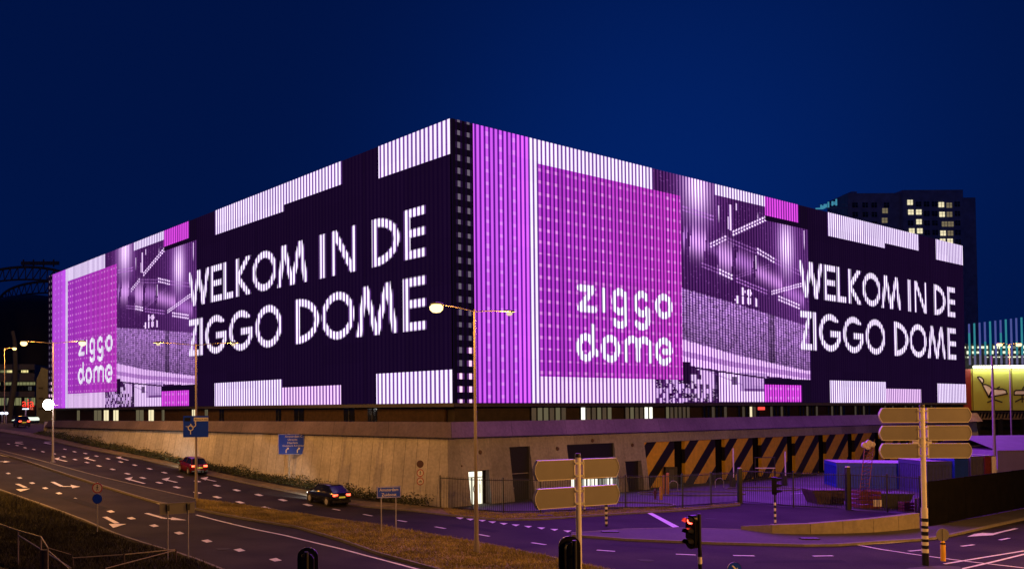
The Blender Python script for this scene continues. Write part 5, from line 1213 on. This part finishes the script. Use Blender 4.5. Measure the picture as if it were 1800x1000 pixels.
mb=MB(); mb.text('fa',1.1,(xo(57)-o[0],zo(57,717)-gz),-.45); mb.build('small_red_letters',emis('red_neon2',(1,.2,.12),.9),t,recalc=False)
# concrete stair block between the office and the hall
D5=150; t=thing('stair_block','grey wedge shaped concrete block between the office and the hall','building',(atd(64,700,D5)[0],D5,H(atd(64,700,D5)[0],D5))); o=np.array(t.location)
P=[(64,745),(64,668),(73,645),(86,650),(110,700),(110,745)]; mb=MB(); mb.prism([(atd(a,b,D5)[0]-o[0],atd(a,b,D5)[2]-o[2]) for a,b in P],0,4); mb.build('wall',mat('stair_concrete',(.07,.085,.12),.85,.25,.8),t)
for py in (682,700,718): mb=MB(); mb.box((atd(72,py,D5)[0]-o[0],-.03,atd(72,py,D5)[2]-o[2]),(.8,.06,.25)); mb.build('vent_slot',black,t)
# lit kiosk, tee lamp and two small bluish lamps by the far road
D6=138; g6=H(atd(38,745,D6)[0],D6)
p=atd(40,740,D6); t=thing('lit_kiosk','low white lit kiosk behind the far dark red car','kiosk',(p[0],p[1],g6)); w2=20*D6/F; mb=MB(); zt_=atd(40,733,D6)[2]-g6
mb.prism([(-w2,0.4),(w2,.4),(w2*1.02,zt_*.7),(w2*.9,zt_),(-w2*.3,zt_),(-w2*.9,zt_*.55)],0,2.5); mb.build('sign_box',emis('kiosk_light',(.85,.95,.8),1.1),t); mb=MB(); mb.box((0,1.2,.2),(w2*2,2.3,.38)); mb.build('base',darksteel,t)
mb=MB(); mb.box((w2*.45,-.04,zt_*.5),(w2*.3,.05,zt_*.4)); mb.build('green_panel',emis('kiosk_green',(.35,.6,.1),.6),t)
p=atd(45,745,135); g_=H(p[0],135); zt_=atd(45,719,135)[2]-g_; t=thing('tee_lamp','slim white tee shaped lamp post beside the lit kiosk','street lamp',(p[0],p[1],g_)); mb=MB(); mb.tube((0,0,0),(0,0,zt_),.10,n=8); mb.build('pole',whitep,t); mb=MB(); mb.box((0,0,zt_+.05),(.9,.3,.16)); mb.build('lamp_head',emis('tee_light',(.75,.85,1),2.0),t)
for lab,px in (('small bluish lamp on a short pole, nearest the left edge',3.5),('small bluish lamp on a short pole left of the tee lamp',11)):
    p=atd(px,726,132); g_=H(p[0],132); t=thing('path_lamp',lab,'street lamp',(p[0],p[1],g_),0,'small bluish path lamps'); mb=MB(); mb.tube((0,0,0),(0,0,p[2]-g_-.1),.05,n=8); mb.build('pole',steel,t); mb=MB(); mb.lathe([(0,-.2),(.2,-.15),(.28,0),(.2,.15),(0,.2)],(0,0,p[2]-g_),12); mb.build('lamp_globe',emis('bluish_globe',(.7,.78,1),3),t,smooth=True)

# drains set in the kerbs, patches in the road surface
for lab,px,py in (('dark kerb drain right of the middle signpost foot',1072,938.5),('dark kerb drain in front of the low concrete wall',1423,951),('dark kerb drain below the fence left of the middle signpost',958,909)):
    q=G(px,py); mb=MB(); mb.box((q[0],q[1],.10),(.9,.34,.16)); 
    for k in range(5): mb.box((q[0]-.34+.17*k,q[1]-.18,.10),(.05,.03,.15))
    tag(mb.build('drain',darksteel),lab,'drain','drains in the kerbs')
patch=mat('asphalt_patch',(.016,.0145,.015),.9,.4,15,spec=.12); mh=mat('manhole_iron',(.02,.018,.018),.95,.3,8)
pm=MB()
for poly in ([(430,905),(520,928),(500,931),(408,907)],[(700,1000),(790,1012),(760,1018),(670,1004)],[(1080,955),(1190,962),(1185,966),(1072,959)],[(1330,985),(1480,984),(1490,989),(1325,990)],[(120,872),(190,893),(176,897),(104,875)],[(800,921),(880,933),(868,936),(786,923)]):
    P=[Gd(*q) for q in poly]; pm.face([(*q,H(*q)+.026) for q in P])
structure(pm.build('road_patch',patch,recalc=False))
for lab,px,py in (('round iron manhole cover on the near carriageway below the sign plate',392,965),('round iron manhole cover on the purple road before the red traffic light',1135,985),('round iron manhole cover on the entry road by the white stop line',1250,912)):
    q=G(px,py); mb=MB(); mb.lathe([(.36,.02),(.36,.032),(.30,.034),(.29,.030),(0,.031)],(q[0],q[1],q[2]),24); tag(mb.build('manhole_cover',mh),lab,'manhole cover','manhole covers in the road')
